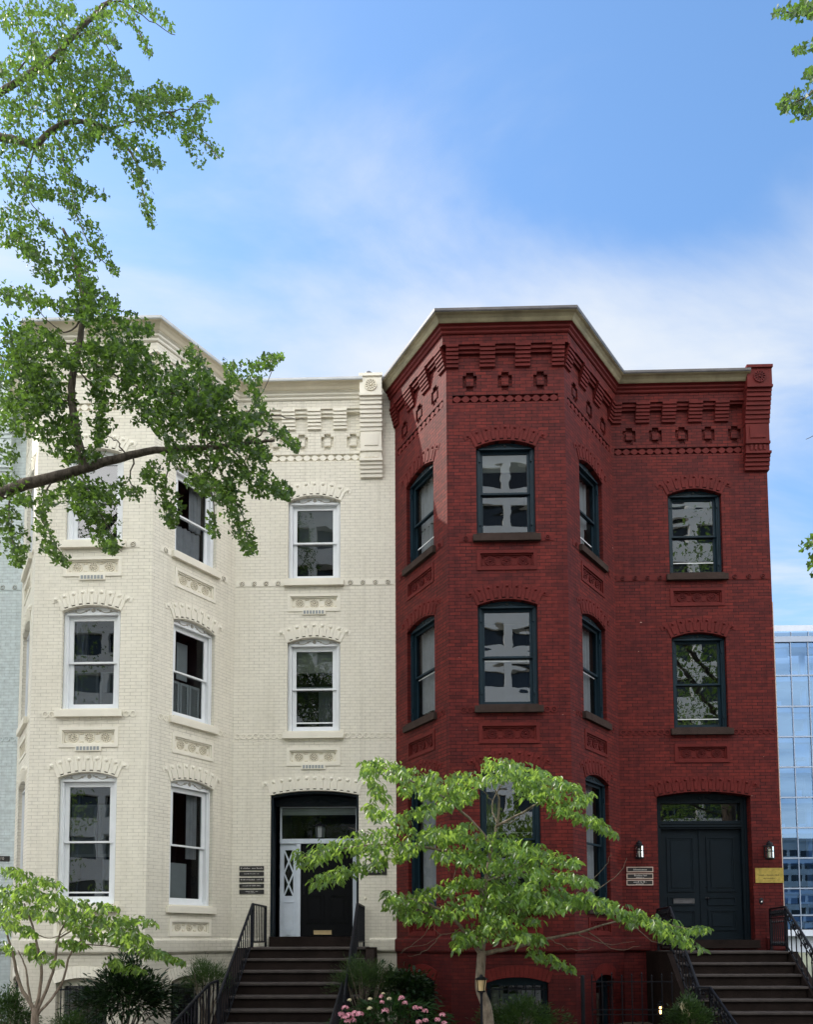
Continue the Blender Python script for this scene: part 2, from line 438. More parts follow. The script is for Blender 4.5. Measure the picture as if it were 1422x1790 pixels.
def petals(mb, F, u, z, o, r, m=0, n=12):
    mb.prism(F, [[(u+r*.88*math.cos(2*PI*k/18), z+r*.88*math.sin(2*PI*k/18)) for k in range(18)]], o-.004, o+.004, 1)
    mb.ring(F, u, z, o, r*.86, r, .022, m, 18)
    mb.ring(F, u, z, o, r*.36, r*.50, .016, m, 12)
    for k in range(n):
        t = 2*PI*(k+.5)/n; c, s_ = math.cos(t), math.sin(t); d = .085*r*2
        lp = []
        for (a, b) in ((.42, -.25), (.84, -.75), (.84, .75), (.42, .25)):
            lp.append((u+r*a*c-d*b*s_, z+r*a*s_+d*b*c))
        mb.prism(F, [lp], o, o+.021, m)
    mb.dome(F, u, z, o, r*.28, .032, m, 10, 3)

def rosette_panel(house, F, uc, zc, w, h, m_trim, m_paint, vent=False):
    mb = MB()
    u0, u1, z0, z1 = uc-w/2, uc+w/2, zc-h/2, zc+h/2
    b = .062
    mb.prism(F, [rect(u0, u1, z0, z1), rect(u0+b, u1-b, z0+b, z1-b)[::-1]], -.06, .016)
    mb.prism(F, [rect(u0+b, u1-b, z0+b, z1-b), rect(u0+b+.03, u1-b-.03, z0+b+.03, z1-b-.03)[::-1]], -.06, -.012)
    mb.poly(F, [rect(u0+b+.028, u1-b-.028, z0+b+.028, z1-b-.028)], -.042)
    p = mb.build('rosette_panel', m_paint, house)
    pitch = min(.31, (w-2*b-.06)/3.05)
    r = min(.118, (h-2*b-.06)/2*.93)
    for k in (-1, 0, 1):
        q = MB(); petals(q, F, uc+k*pitch, zc, -.042, r)
        for sx in (-1, 1):
            for sz in (-1, 1):
                q.dome(F, uc+k*pitch+sx*pitch*.44, zc+sz*(h/2-b-.055), -.042, .026, .018, 0, 6, 2)
        q.build('rosette', m_trim, p)
    if vent:
        vb = MB(); vz0, vz1 = z0-.075, z0+.03
        uu0 = uc-.25
        vb.box(F, uu0, uu0+.5, vz0, vz1, .0, .024)
        g = vb.build('vent_grille', M['cream_paint'], house)
        sb = MB()
        for k in range(7):
            a = uu0+.03+k*.064
            sb.box(F, a, a+.046, vz0+.018, vz1-.018, .0, .0265)
        sb.build('vent_slots', M['shutter'], g)

def brick_arch(house, F, uc, w, zs, zc, m_paint, m_slit_shade, big=False):
    st_cream = m_slit_shade.name == 'painted slit shade'
    h = w/2; r = zc-zs; Rr = (h*h+r*r)/(2*r); cz = zc-Rr; A = math.asin(h/Rr)*1.02
    n = 17 if not big else 27
    def wedge(mb, r0, r1, a0, a1, o0, o1, m=0):
        lp = [(uc+r0*math.sin(a0), cz+r0*math.cos(a0)), (uc+r0*math.sin(a1), cz+r0*math.cos(a1)),
              (uc+r1*math.sin(a1), cz+r1*math.cos(a1)), (uc+r1*math.sin(a0), cz+r1*math.cos(a0))]
        mb.prism(F, [lp], o0, o1, m)
    mb = MB(); g = 2*A/n
    # a plain backing ring so that the wall pattern does not show between the bricks
    for k in range(n):
        a0 = -A+k*g
        wedge(mb, Rr+.006, Rr+.215, a0, a0+g, -.01, .004)
        e = g*.035
        if k % 2 == 1:
            wedge(mb, Rr+.006, Rr+.026, a0+e, a0+g-e, .0, .012)
            wedge(mb, Rr+.027, Rr+.045, a0+e*2, a0+g-e*2, .0, .0065, 1)  # dark wedge standing for the shade of an open slit
            wedge(mb, Rr+.046, Rr+.212, a0+e, a0+g-e, .0, .022)
        else:
            wedge(mb, Rr+.006, Rr+.212, a0+e, a0+g-e, .0, .014)
    arch = mb.build('brick_arch', [m_paint, m_slit_shade], house)
    kb = MB(); nk = 9 if not big else 13
    Rk = Rr+.27
    for k in range(nk):
        a = -A*1.04+2*A*1.04*k/(nk-1); ga = 2*A*1.04/(nk-1)
        wedge(kb, Rr+.217, Rr+.325, a-ga*.46, a+ga*.47, -.01, .008)
        kb.dome(F, uc+Rk*math.sin(a), cz+Rk*math.cos(a)-.006, .008, .038 if st_cream else .028, .024, 0, 8, 3)
    kb.build('header_course', m_paint, arch)

def scrolls(mb, F, uc, w, zb, rise, o, m=0):
    """carved scrollwork on the arched panel above a sash window"""
    mb.dome(F, uc, zb+rise*.55, o, rise*.36, .018, m, 10, 2)
    for s in (-1, 1):
        pts = []
        for i in range(19):
            t = i/18
            u = uc+s*w*(.06+.36*t); z = zb+rise*(.40+.28*math.cos(t*PI*2.2)*(1-.45*t))-rise*.28*t*t
            pts.append(F.P(u, z, o+.004))
        mb.tube(pts, [rise*.075]*19, 5, m)
        for (cu, rr) in ((.12, .2), (.30, .16)):
            pts = [F.P(uc+s*w*cu+s*rise*rr*(1-i/14)*math.cos(i*.62), zb+rise*.42+rise*rr*(1-i/14)*math.sin(i*.62), o+.004) for i in range(12)]
            mb.tube(pts, rise*.05, 5, m)

def sash_window(house, F, uc, w, z0, zs, zc, st, glassm, fill=(), bars=()):
    """one arched window: casing, arch panel, two sashes with panes, sill and what hangs behind the glass"""
    fr = st['frame']; old = st['old']
    cas = .085
    top = zc-(.165 if not old else .14)
    i0, i1, j0, j1 = uc-w/2+cas, uc+w/2-cas, z0+.035, top
    lp = arch_loop(uc, w, z0, zs, zc, 12, .003)
    mb = MB()
    mb.prism(F, [lp, rect(i0, i1, j0, j1)[::-1]], -.24, -.085)
    mb.prism(F, [rect(i0-.03, i1+.03, j1-.0, j1+.028)], -.085, -.06)               # drip mould under the arch panel
    for s in (-1, 1):
        a = uc+s*(w/2-.03); mb.box(F, min(a, a-s*.025), max(a, a-s*.025), z0+.01, zs-.03, -.085, -.068)
        if old:
            for hz in (.12, .86): mb.box(F, min(a-s*.025, a-s*.055), max(a-s*.025, a-s*.055), z0+hz*(top-z0), z0+hz*(top-z0)+.10, -.085, -.06)
    win = mb.build('window', fr, house)
    pb = MB(); scrolls(pb, F, uc, w, top+.035, zc-top-.05, -.085)
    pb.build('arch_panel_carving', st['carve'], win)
    zm = j0+(j1-j0)*.50
    ms = st['sash_margin']
    for nm, a, b, of, mt, mbm in (('upper_sash', zm-.02, j1-.004, -.135, ms, .035), ('lower_sash', j0+.004, zm+.02, -.175, .035, ms*.95+.02)):
        sb = MB(); o0, o1 = of-.035, of
        sb.prism(F, [rect(i0+.003, i1-.003, a, b), rect(i0+ms, i1-ms, a+mbm, b-(mt if nm == 'upper_sash' else .035))[::-1]], o0, o1)
        s = sb.build(nm, fr, win)
        gb = MB()
        gz0, gz1 = a+mbm, b-(mt if nm == 'upper_sash' else .035)
        gb.poly(F, [rect(i0+ms-.004, i1-ms+.004, gz0-.004, gz1+.004)], of-.02)
        gb.build('pane', glassm, win)
    if bars:
        bb = MB()
        for fz in bars:
            zz = j0+(j1-j0)*fz; bb.box(F, i0+ms, i1-ms, zz, zz+(.028 if not old else .016), -.205, -.19)
        bb.build('storm_bar', M['white'], win)
    sb = MB(); e = .075
    sb.prism(F, [rect(uc-w/2-e, uc+w/2+e, z0-.155, z0-.028)], -.02, .075)
    sb.prism(F, [rect(uc-w/2+.006, uc+w/2-.006, z0-.05, z0-.001)], -.24, .055)
    sb.build('sill', st['sill'], win)
    ib = MB(); q0, q1, r0, r1 = i0-.02, i1+.02, j0-.05, j1+.05
    ib.poly(F, [rect(q0, q1, r0, r1)], -1.0)
    ib.skirt(F, rect(q0, q1, r0, r1)[::-1], -1.0, -.245)
    ib.build('room_interior', st['room'], win)
    gu0, gu1 = i0+ms, i1-ms
    for kind, a, b, c, d in fill:                       # a..b across, c..d up, as fractions of the glass
        ua, ub = gu0+(gu1-gu0)*a, gu0+(gu1-gu0)*b; za, zb = j0+(j1-j0)*c, j0+(j1-j0)*d
        fb = MB()
        if kind in ('blind', 'shutter'):
            n = max(3, int((zb-za)/.05)); pz = (zb-za)/n
            for k in range(n):
                zz = za+k*pz
                vs = [F.P(ua+.02, zz, -.30), F.P(ub-.02, zz, -.30), F.P(ub-.02, zz+pz*.98, -.262), F.P(ua+.02, zz+pz*.98, -.262)]
                fb.add(vs, [(0, 0)]*4, [(0, 1, 2, 3)])
            if kind == 'shutter':
                fb.prism(F, [rect(ua, ub, za, zb), rect(ua+.05, ub-.05, za+.05, zb-.05)[::-1]], -.30, -.255)
            fb.build('window_blind' if kind == 'blind' else 'inner_shutter', M['blind'] if kind == 'blind' else M['shutter'], win)
        elif kind == 'shade':
            fb.box(F, ua, ub, za, zb, -.275, -.265); fb.box(F, ua, ub, za-.012, za+.018, -.285, -.255)
            fb.build('roller_shade', M['shade'], win)
        elif kind == 'curtain':
            n = 22; vs = []
            for k in range(n+1):
                uu = ua+(ub-ua)*k/n; oo = -.30+.028*math.sin(k*1.9+uc)+.012*math.sin(k*.7)
                vs += [F.P(uu, za, oo), F.P(uu, zb, oo)]
            fb.add(vs, [(0, 0)]*len(vs), [(2*k, 2*k+2, 2*k+3, 2*k+1) for k in range(n)])
            fb.build('curtain', M['curtain'], win, True)
        elif kind == 'panel':
            fb.box(F, ua, ub, za, zb, -.42, -.40)
            fb.build('inner_board', M['shutter'], win)
    return win

def basement_window(house, F, uc, w, z0, zs, zc, st, fill):
    mb = MB(); lp = arch_loop(uc, w, z0, zs, zc, 10, .003)
    inner = rect(uc-w/2+.09, uc+w/2-.09, z0+.05, zs-.05)
    mb.prism(F, [lp, inner[::-1]], -.24, -.14)
    win = mb.build('basement_window', st['base_frame'], house)
    gb = MB(); gb.poly(F, [rect(uc-w/2+.086, uc+w/2-.086, z0+.046, zs-.046)], -.19); gb.build('pane', M['glass_new'], win)
    bb = MB(); nb = int(w/.15)
    for k in range(nb):
        u = uc-w/2+.08+(w-.16)*k/(nb-1); bb.tube([F.P(u, z0, -.05), F.P(u, zs-.02, -.05)], .0115, 6)
    for zz in (z0+.12, zs-.13): bb.box(F, uc-w/2+.004, uc+w/2-.004, zz, zz+.03, -.056, -.044)
    bb.build('window_bars', M['iron'], win)
    ib = MB(); q = rect(uc-w/2+.06, uc+w/2-.06, z0, zs)
    ib.poly(F, [q], -.9); ib.skirt(F, q[::-1], -.9, -.245); ib.build('room_interior', M['interior'], win)
    for kind, a, b, c, d in fill:
        u0, u1, za, zb = uc-w/2+.09+(w-.18)*a, uc-w/2+.09+(w-.18)*b, z0+(zs-z0)*c, z0+(zs-z0)*d
        fb = MB()
        if kind == 'shade':
            fb.box(F, u0, u1, za, zb, -.225, -.212); fb.build('roller_shade', M['shade'], win)
        else:
            n = max(3, int((zb-za)/.045)); pz = (zb-za)/n
            for k in range(n):
                zz = za+k*pz
                fb.add([F.P(u0+.02, zz, -.25), F.P(u1-.02, zz, -.25), F.P(u1-.02, zz+pz*.96, -.215), F.P(u0+.02, zz+pz*.96, -.215)], [(0, 0)]*4, [(0, 1, 2, 3)])
            fb.prism(F, [rect(u0, u1, za, zb), rect(u0+.03, u1-.03, za+.03, zb-.03)[::-1]], -.25, -.207)
            fb.build('louvred_shutter', M['white'], win)
    sb = MB(); sb.prism(F, [rect(uc-w/2-.06, uc+w/2+.06, z0-.14, z0-.004)], -.12, .06); sb.build('sill', st['sill'], win)

def cross_loop(uc, z0, z1):
    zc = (z0+z1)/2; a, b = .07, .135; h2 = (z1-z0)/2; h1 = h2*.66
    return [(uc-a, zc-h2), (uc+a, zc-h2), (uc+a, zc-h1), (uc+b, zc-h1), (uc+b, zc+h1), (uc+a, zc+h1), (uc+a, zc+h2), (uc-a, zc+h2), (uc-a, zc+h1), (uc-b, zc+h1), (uc-b, zc-h1), (uc-a, zc-h1)]

def rowhouse(name, label, st, XL, bL, bR, Xj, XR, ucW, doorc, doorw, doorz, pier, fills, simple=False):
    h = thing(name, label, 'house', ((XL+XR)/2, 0, ZGR))
    faces = {}
    pts = [(XL, 0), (bL, -PD), (bR, -PD), (Xj, 0), (XR, 0)]
    uo = 0.
    for k, (a, b) in zip('LFRW', zip(pts, pts[1:])):
        faces[k] = Face(a, b, uo); uo += faces[k].L
    L1 = st['L1']
    lv = [(9.235, 10.95, 11.075), (5.945, 7.85, 7.96), L1]
    wallm, paintm, trimm = st['brick'], st['paint'], st['trim']
    wb = MB()
    arches = []; panels = []
    for k, F in faces.items():
        holes = []
        ww = 1.12 if k in 'FW' else 1.10
        uc = F.L/2 if k != 'W' else ucW-Xj
        if k == 'F': uc = F.L/2-.012
        for i, (z0, zs, zc) in enumerate(lv):
            if k == 'W' and i == 2: continue
            holes.append((arch_loop(uc, ww, z0, zs, zc), .24, False))
            fl = fills.get(k+str(3-i), {})
            g = fl.get('glass', 'glass_old' if st['old'] else 'glass_new')
            sash_window(h, F, uc, ww, z0, zs, zc, st, M[g], fl.get('fill', ()), fl.get('bars', ()))
            brick_arch(h, F, uc, ww, zs, zc, paintm, st['gap'])  # gap holds the painted slit shade
            pz = (8.725, 5.41, st['p1'])[i]
            pw, ph = (1.13 if k in 'FW' else 1.08), (.39 if i < 2 else .34)
            holes.append((rect(uc-pw/2+.002, uc+pw/2-.002, pz-ph/2+.002, pz+ph/2-.002), .05, False))
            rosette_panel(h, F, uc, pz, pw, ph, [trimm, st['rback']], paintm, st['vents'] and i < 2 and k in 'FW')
        # crosses between the corbels
        cw = .29
        if k == 'W':
            sp = .556; us = [.37+sp*j for j in range(5)] if not st['mirror'] else [pier[0]-Xj-.16-sp*j-.0 for j in range(5)]
            cs = [u+.278 for u in us[:-1]] if not st['mirror'] else [u-.278 for u in us[:-1]]
        else:
            a, b = .115, F.L-.115; sp = (b-a)/3
            cs = [a+sp, a+2*sp]; us = [a+sp*(j+.5) for j in range(3)]
        for u in us:
            holes.append((cross_loop(u, 12.07, 12.45), .055, True))
        if k in 'LFR':
            d0, d1 = .12, F.L-.12
        else:
            d0, d1 = .05, pier[0]-Xj-.03
        holes.append((rect(d0, d1, 11.845, 11.995), .045, True))
        if k == 'W' :
            dz0, dsp, dcr = doorz
            holes.append((arch_loop(doorc-Xj, doorw, dz0, dsp, dcr, 16), st['door_recess'], False))
            brick_arch(h, F, doorc-Xj, doorw, dsp, dcr, paintm, st['gap'], True)  # gap holds the painted slit shade
        if k in 'FLR':
            bz = (.80, .90)
            bw = (1.0, 1.12)[st['old']] if k == 'F' else .92
            bu = uc if not (k == 'F' and st['old']) else uc+.085
            if k == 'R' and st['old']: bu, bw = uc+.17, .86
            holes.append((arch_loop(bu, bw, -.25, bz[0], bz[1], 10), .24, False))
            basement_window(h, F, bu, bw, -.25, bz[0], bz[1], st, fills.get('B'+k, ()))
            # plain flat arch of bricks on end
            ab = MB()
            rr = bz[1]-bz[0]; Rr = ((bw/2)**2+rr*rr)/(2*rr); cz = bz[1]-Rr; A = math.asin(bw/2/Rr)*1.04; n = 15
            for q in range(n):
                a0 = -A+2*A*q/n; a1 = a0+2*A/n*.93
                ab.prism(F, [[(bu+r_*math.sin(a_), cz+r_*math.cos(a_)) for r_, a_ in ((Rr+.006, a0), (Rr+.006, a1), (Rr+.22, a1), (Rr+.22, a0))]], -.01, .01)
            ab.build('brick_arch', paintm, h)
        wb.poly(F, [rect(0, F.L, -.4, ZF+.02)]+[q[0][::-1] for q in holes], 0.)
        for lp, dep, plate in holes:
            wb.skirt(F, lp, -dep, 0.)
            if plate: wb.poly(F, [lp], -dep)
        for u in us:
            wb.box(F, u-.068, u+.068, 12.185, 12.335, -.056, -.006)
        # diamonds
        db = MB(); nd = max(2, int((d1-d0)/.165)); pd_ = (d1-d0)/nd
        for j in range(nd):
            u = d0+pd_*(j+.5)
            lp = [(u-pd_*.5, 11.92), (u-pd_*.26, 11.873), (u, 11.855), (u+pd_*.26, 11.873), (u+pd_*.5, 11.92), (u+pd_*.26, 11.967), (u, 11.985), (u-pd_*.26, 11.967)]
            db.prism(F, [lp], -.045, -.006)
        db.build('diamond_band', paintm, h)
        # stepped corbels
        ends = []
        if k == 'L': ends = [(0., .20), (F.L-.235, F.L)]
        if k == 'F': ends = [(0., .235), (F.L-.235, F.L)]
        if k == 'R': ends = [(0., .235), (F.L-.20, F.L)]
        if k == 'W': ends = [(0., .20)]
        spans = ends+[(c-cw/2, c+cw/2) for c in cs]
        for (a, b) in spans:
            cb = MB(); nc = 6; hz = (ZF-12.53)/nc
            for j in range(nc):
                o = .02+.02*(j+1); zz = 12.53+hz*j
                cb.box(F, a, b, zz+.013, zz+hz-.001, -.02, o)
                cb.box(F, a+.004, b-.004, zz-.001, zz+.0135, -.02, max(.004, o-.028))
            cb.build('corbel', paintm, h)
        gaps = sorted(spans)
        for (a, b), (c, d) in zip(gaps, gaps[1:]):
            lb = MB()
            lb.box(F, b+.001, c-.001, ZF-.0745, ZF-.004, -.01, .085)
            lb.box(F, b+.001, c-.001, ZF-.135, ZF-.075, -.01, .05)
            lb.build('ledge_course', paintm, h)
        if k == 'W': lb = MB(); lb.box(F, gaps[-1][1]+.001, pier[0]-Xj, ZF-.055, ZF-.004, -.01, .085); lb.build('ledge_course', paintm, h)
        # sill-level string courses
        segs = []
        if k == 'W': segs = [(.03, uc-.64), (uc+.64, XR-Xj-.02)]
        else: segs = [(uc-.56-.08-.26, uc-.56-.085), (uc+.56+.085, uc+.56+.08+.26)]
        for (a, b) in segs:
            a = max(a, .03); b = min(b, F.L-.03)
            sb = MB(); sb.box(F, a, b, 9.09, 9.215, -.01, .008)
            nb = max(1, round((b-a)/.275)); pb = (b-a)/nb
            for j in range(nb):
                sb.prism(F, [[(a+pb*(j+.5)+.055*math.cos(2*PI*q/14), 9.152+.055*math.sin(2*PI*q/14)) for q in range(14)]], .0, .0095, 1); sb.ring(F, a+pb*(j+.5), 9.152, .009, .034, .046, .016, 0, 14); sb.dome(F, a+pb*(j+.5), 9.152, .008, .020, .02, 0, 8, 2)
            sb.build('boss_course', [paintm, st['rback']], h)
            sb = MB(); nb = max(2, round((b-a)/.13)); pb = (b-a)/nb
            for j in range(nb):
                sb.ring(F, a+pb*(j+.5), 5.85, .0, .045, .066, .010, 0, 12); sb.dome(F, a+pb*(j+.5), 5.85, .0, .016, .012, 0, 6, 2)
            sb.build('ring_course', paintm, h)
    # side, back and roof so the sun is stopped where the real house stops it
    D = 9.
    bx = MB()
    for (xa, xb) in ((XL, XL), (XR, XR)):
        s = 1 if xa == XR else -1
        vs = [(xa, 0, -.4), (xa, D, -.4), (xa, D, 13.2), (xa, 0, 13.2)]
        wb.add(vs, [(v[1], v[2]) for v in vs], [(0, 1, 2, 3)])
    vs = [(XL, D, -.4), (XR, D, -.4), (XR, D, 13.2), (XL, D, 13.2)]
    wb.add(vs, [(v[0], v[2]) for v in vs], [(0, 1, 2, 3)])
    if XR-pier[1] > .05: wb.box(faces['W'], pier[1]-Xj-.02, XR-Xj, ZF+.021, 13.47, -.4, .0)
    wb.build('wall', wallm, h)
    # frieze, moulding, cornice and gutter swept round the bay
    path = [Vector(p) for p in pts]; path[-1] = Vector((pier[0]+.06, 0))
    cpath = list(path)
    fb = MB(); fb.sweep(path, [(-.05, ZF), (.12, ZF), (.12, 13.13)]); fb.build('frieze', wallm, h)
    mb = MB(); mb.sweep(path, [(.0, 13.13), (.14, 13.131), (.155, 13.15), (.155, 13.185), (.19, 13.215), (.195, 13.25), (.235, 13.272), (.235, 13.28), (.0, 13.281)]); mb.build('cornice_moulding', paintm, h)
    cb = MB(); cb.sweep(path, [(.0, 13.279), (.245, 13.28), (.262, 13.30), (.285, 13.335), (.325, 13.375), (.365, 13.395), (.37, 13.405), (.0, 13.406)]); cb.build('cornice', st['crown'], h)
    gb = MB(); gb.sweep(path, [(.0, 13.404), (.378, 13.405), (.386, 13.425), (.386, 13.47), (.35, 13.475), (.1, 13.50), (-.2, 13.52)]); gb.build('gutter', st['gutter'], h)
    rb = MB()
    lp = offset_path([(XL, 0)]+pts[1:4]+[(XR, 0)], -.05)
    pl = [(v.x, v.y, 13.40) for v in lp]+[(XR, D, 13.3), (XL, D, 13.3)]
    rb.add(pl, [(v[0], v[1]) for v in pl], [tuple(range(len(pl)))]); rb.build('roof', M['roof'], h)
    # water table
    wt = [(.0, 1.625), (.065, 1.585), (.065, 1.375), (.03, 1.335), (.0, 1.33)]
    d0, d1 = doorc-doorw/2-.22, doorc+doorw/2+.22
    m1 = MB(); m1.sweep(pts[:4]+[(d0, 0)], wt); m1.sweep([(d1, 0), (XR-.003, 0)], wt); m1.build('water_table', wallm, h)
    # corbelled pier at the end of the cornice
    W = Face((pier[0], 0), (pier[1], 0), pier[0]); pw = W.L
    pb = MB()
    def course(a, b, o, gap=.012, ins=0., i0=0., i1=0.):
        pb.box(W, i0, pw-i1, a+gap, b, -.05, o); pb.box(W, i0+.006, pw-i1-.006, a, a+gap+.001, -.05, o-.02)
    for j, (a, o) in enumerate(((11.43, .05), (11.51, .075), (11.59, .10), (11.67, .125))): course(a, a+.08, o)
    pb.box(W, -.012, pw+.012, 11.75, 11.80, -.05, .16)
    pb.box(W, .01, pw-.01, 11.80, 11.97, -.05, .12)
    for j in range(4):
        u = .07+(pw-.14)*(j+.5)/4; pb.box(W, u-.022, u+.022, 11.83, 11.94, .119, .142)
    pb.box(W, 0, pw, 11.97, 12.02, -.05, .15)
    pb.box(W, .012, pw-.012, 12.02, 12.40, -.05, .14)
    pb.prism(W, [rect(.09, pw-.09, 12.09, 12.34)], .13, .155)
    for j in range(8): course(12.40+.085*j, 12.40+.085*(j+1), .15+.022*j)
    pb.box(W, -.01, pw+.01, 13.08, 13.13, -.05, .345)
    pb.box(W, .0, pw, 13.13, 13.50, -.05, .33)
    pb.box(W, -.015, pw+.015, 13.50, 13.56, -.3, .36)
    p = pb.build('pier', paintm, h)
    rb = MB(); petals(rb, W, pw/2, 13.31, .33, .13); rb.build('rosette', [trimm, st['rback']], p)
    return h, faces

ST_C = dict(rback=M['rose_back'], brick=M['cream_brick'], paint=M['cream_paint'], trim=M['cream_trim'], gap=M['slit_shade'], frame=M['white'], carve=M['groove'], sill=M['cream_paint'],
            room=M['interior'], old=False, sash_margin=.088, L1=(2.27, 4.635, 4.74), p1=1.835, vents=True, mirror=True, door_recess=.42, base_frame=M['cream_paint'], crown=M['crown_cream'], gutter=M['gutter_pale'])
ST_R = dict(rback=M['rose_back_red'], brick=M['red_brick'], paint=M['red_paint'], trim=M['red_trim'], gap=M['slit_shade_red'], frame=M['teal'], carve=M['groove_teal'], sill=M['sill_stone'],
            room=M['interior_warm'], old=True, sash_margin=.05, L1=(2.22, 4.66, 4.775), p1=1.83, vents=False, mirror=False, door_recess=.22, base_frame=M['teal'], crown=M['crown_red'], gutter=M['gutter_dark'])
ST_B = dict(ST_C); ST_B.update(brick=M['blue_brick'], paint=M['blue_paint'], trim=M['blue_paint'], sill=M['blue_paint'], crown=M['blue_paint'], vents=False)

FILL_C = {
    'F3': dict(fill=[('blind', 0, 1, .55, 1.)]), 'F2': dict(fill=[('curtain', 0, .28, .5, 1.), ('shutter', 0, .58, .0, .42), ('shutter', .62, 1, .0, .42)], ),
    'F1': dict(fill=[('shutter', 0, .62, .38, .82), ('shutter', .66, 1, .38, .82), ('curtain', .78, 1, .04, .36)], bars=(.075,)),
    'R3': dict(glass='glass_side', fill=[('curtain', .55, 1, .45, 1.), ('curtain', 0, 1, 0, .43)]), 'R2': dict(glass='glass_side', fill=[('panel', .35, .72, .48, .9), ('shutter', 0, .30, 0, .42), ('shutter', .32, .62, 0, .42), ('shutter', .64, 1, 0, .42)]),
    'R1': dict(glass='glass_side', fill=[('curtain', .62, 1, .4, 1.), ('panel', .15, .8, 0, .36)]),
    'L3': dict(glass='glass_side'), 'L2': dict(glass='glass_side'), 'L1': dict(glass='glass_side'),
    'W3': dict(fill=[('blind', 0, 1, .48, 1.)]), 'W2': dict(fill=[('shade', 0, 1, .72, 1.), ('curtain', .6, 1, 0, .5)], bars=(.10, .52)),
    'BF': [('shutter', 0, 1, .1, .9)], 'BR': [('shutter', .02, .98, .1, .95)],
}
FILL_R = {
    'F3': dict(fill=[('shade', 0, 1, .80, 1.), ('panel', .0, 1, .0, .05)]), 'F2': dict(bars=(.46,)), 'F1': dict(fill=[('curtain', 0, .3, 0, 1)], bars=(.55,)),
    'L3': dict(glass='glass_side', fill=[('curtain', 0, 1, .45, 1.), ('curtain', 0, .5, 0, .44)], bars=(.2,)), 'L2': dict(glass='glass_side', fill=[('curtain', 0, .7, .1, 1.)], bars=(.47,)), 'L1': dict(glass='glass_side', fill=[('curtain', 0, 1, 0, 1.)]),
    'R3': dict(glass='glass_side', fill=[('curtain', .0, 1, .42, 1.), ('curtain', .3, .8, 0, .44)], bars=(.2,)), 'R2': dict(glass='glass_side', fill=[('curtain', .1, 1, .0, 1.)], bars=(.47,)), 'R1': dict(glass='glass_side', fill=[('curtain', .1, 1, .0, 1.)]),
    'W3': dict(fill=[('shade', 0, 1, .93, 1.)], bars=(.16,)), 'W2': dict(bars=(.10, .505)),
    'BF': [('shade', 0, .25, .1, .92), ('shutter', .22, .6, 0, .8), ('shutter', .62, .98, 0, .9)], 'BR': [('shade', .1, .75, 0, .75)],
}

cream, FC = rowhouse('rowhouse', 'cream painted brick rowhouse with white sash windows and a three storey angled bay', ST_C,
                     -8.32, -7.184, -4.9178, -3.7269, -.2989, -2.03, -2.0, 1.84, (1.653, 4.596, 4.69), (-1.04, -.57), FILL_C)
red, FR = rowhouse('rowhouse', 'dark red painted brick rowhouse with teal sash windows and a three storey angled bay', ST_R,
                   -.2989, .7218, 2.9811, 4.3254, 7.572, 6.03, 6.022, 1.908, (1.553, 4.51, 4.605), (7.09, 7.60), FILL_R)
blue, FB = rowhouse('rowhouse', 'pale blue painted brick rowhouse at the left edge beside the cream house', ST_B,
                    -16.34, -15.2, -12.94, -11.75, -8.32, -10.05, -10.0, 1.84, (1.653, 4.596, 4.69), (-9.05, -8.58), {})
# ------------------------------------------------------------------ front doors
def frame_rect(mb, F, u0, u1, z0, z1, b, o0, o1, m=0):
    mb.prism(F, [rect(u0, u1, z0, z1), rect(u0+b, u1-b, z0+b, z1-b)[::-1]], o0, o1, m)

def raised_panel(mb, F, u0, u1, z0, z1, o):
    frame_rect(mb, F, u0, u1, z0, z1, .028, o-.01, o+.018)
    frame_rect(mb, F, u0+.03, u1-.03, z0+.03, z1-.03, .03, o-.01, o+.007)
    mb.prism(F, [rect(u0+.085, u1-.085, z0+.085, z1-.085)], o-.01, o+.012)

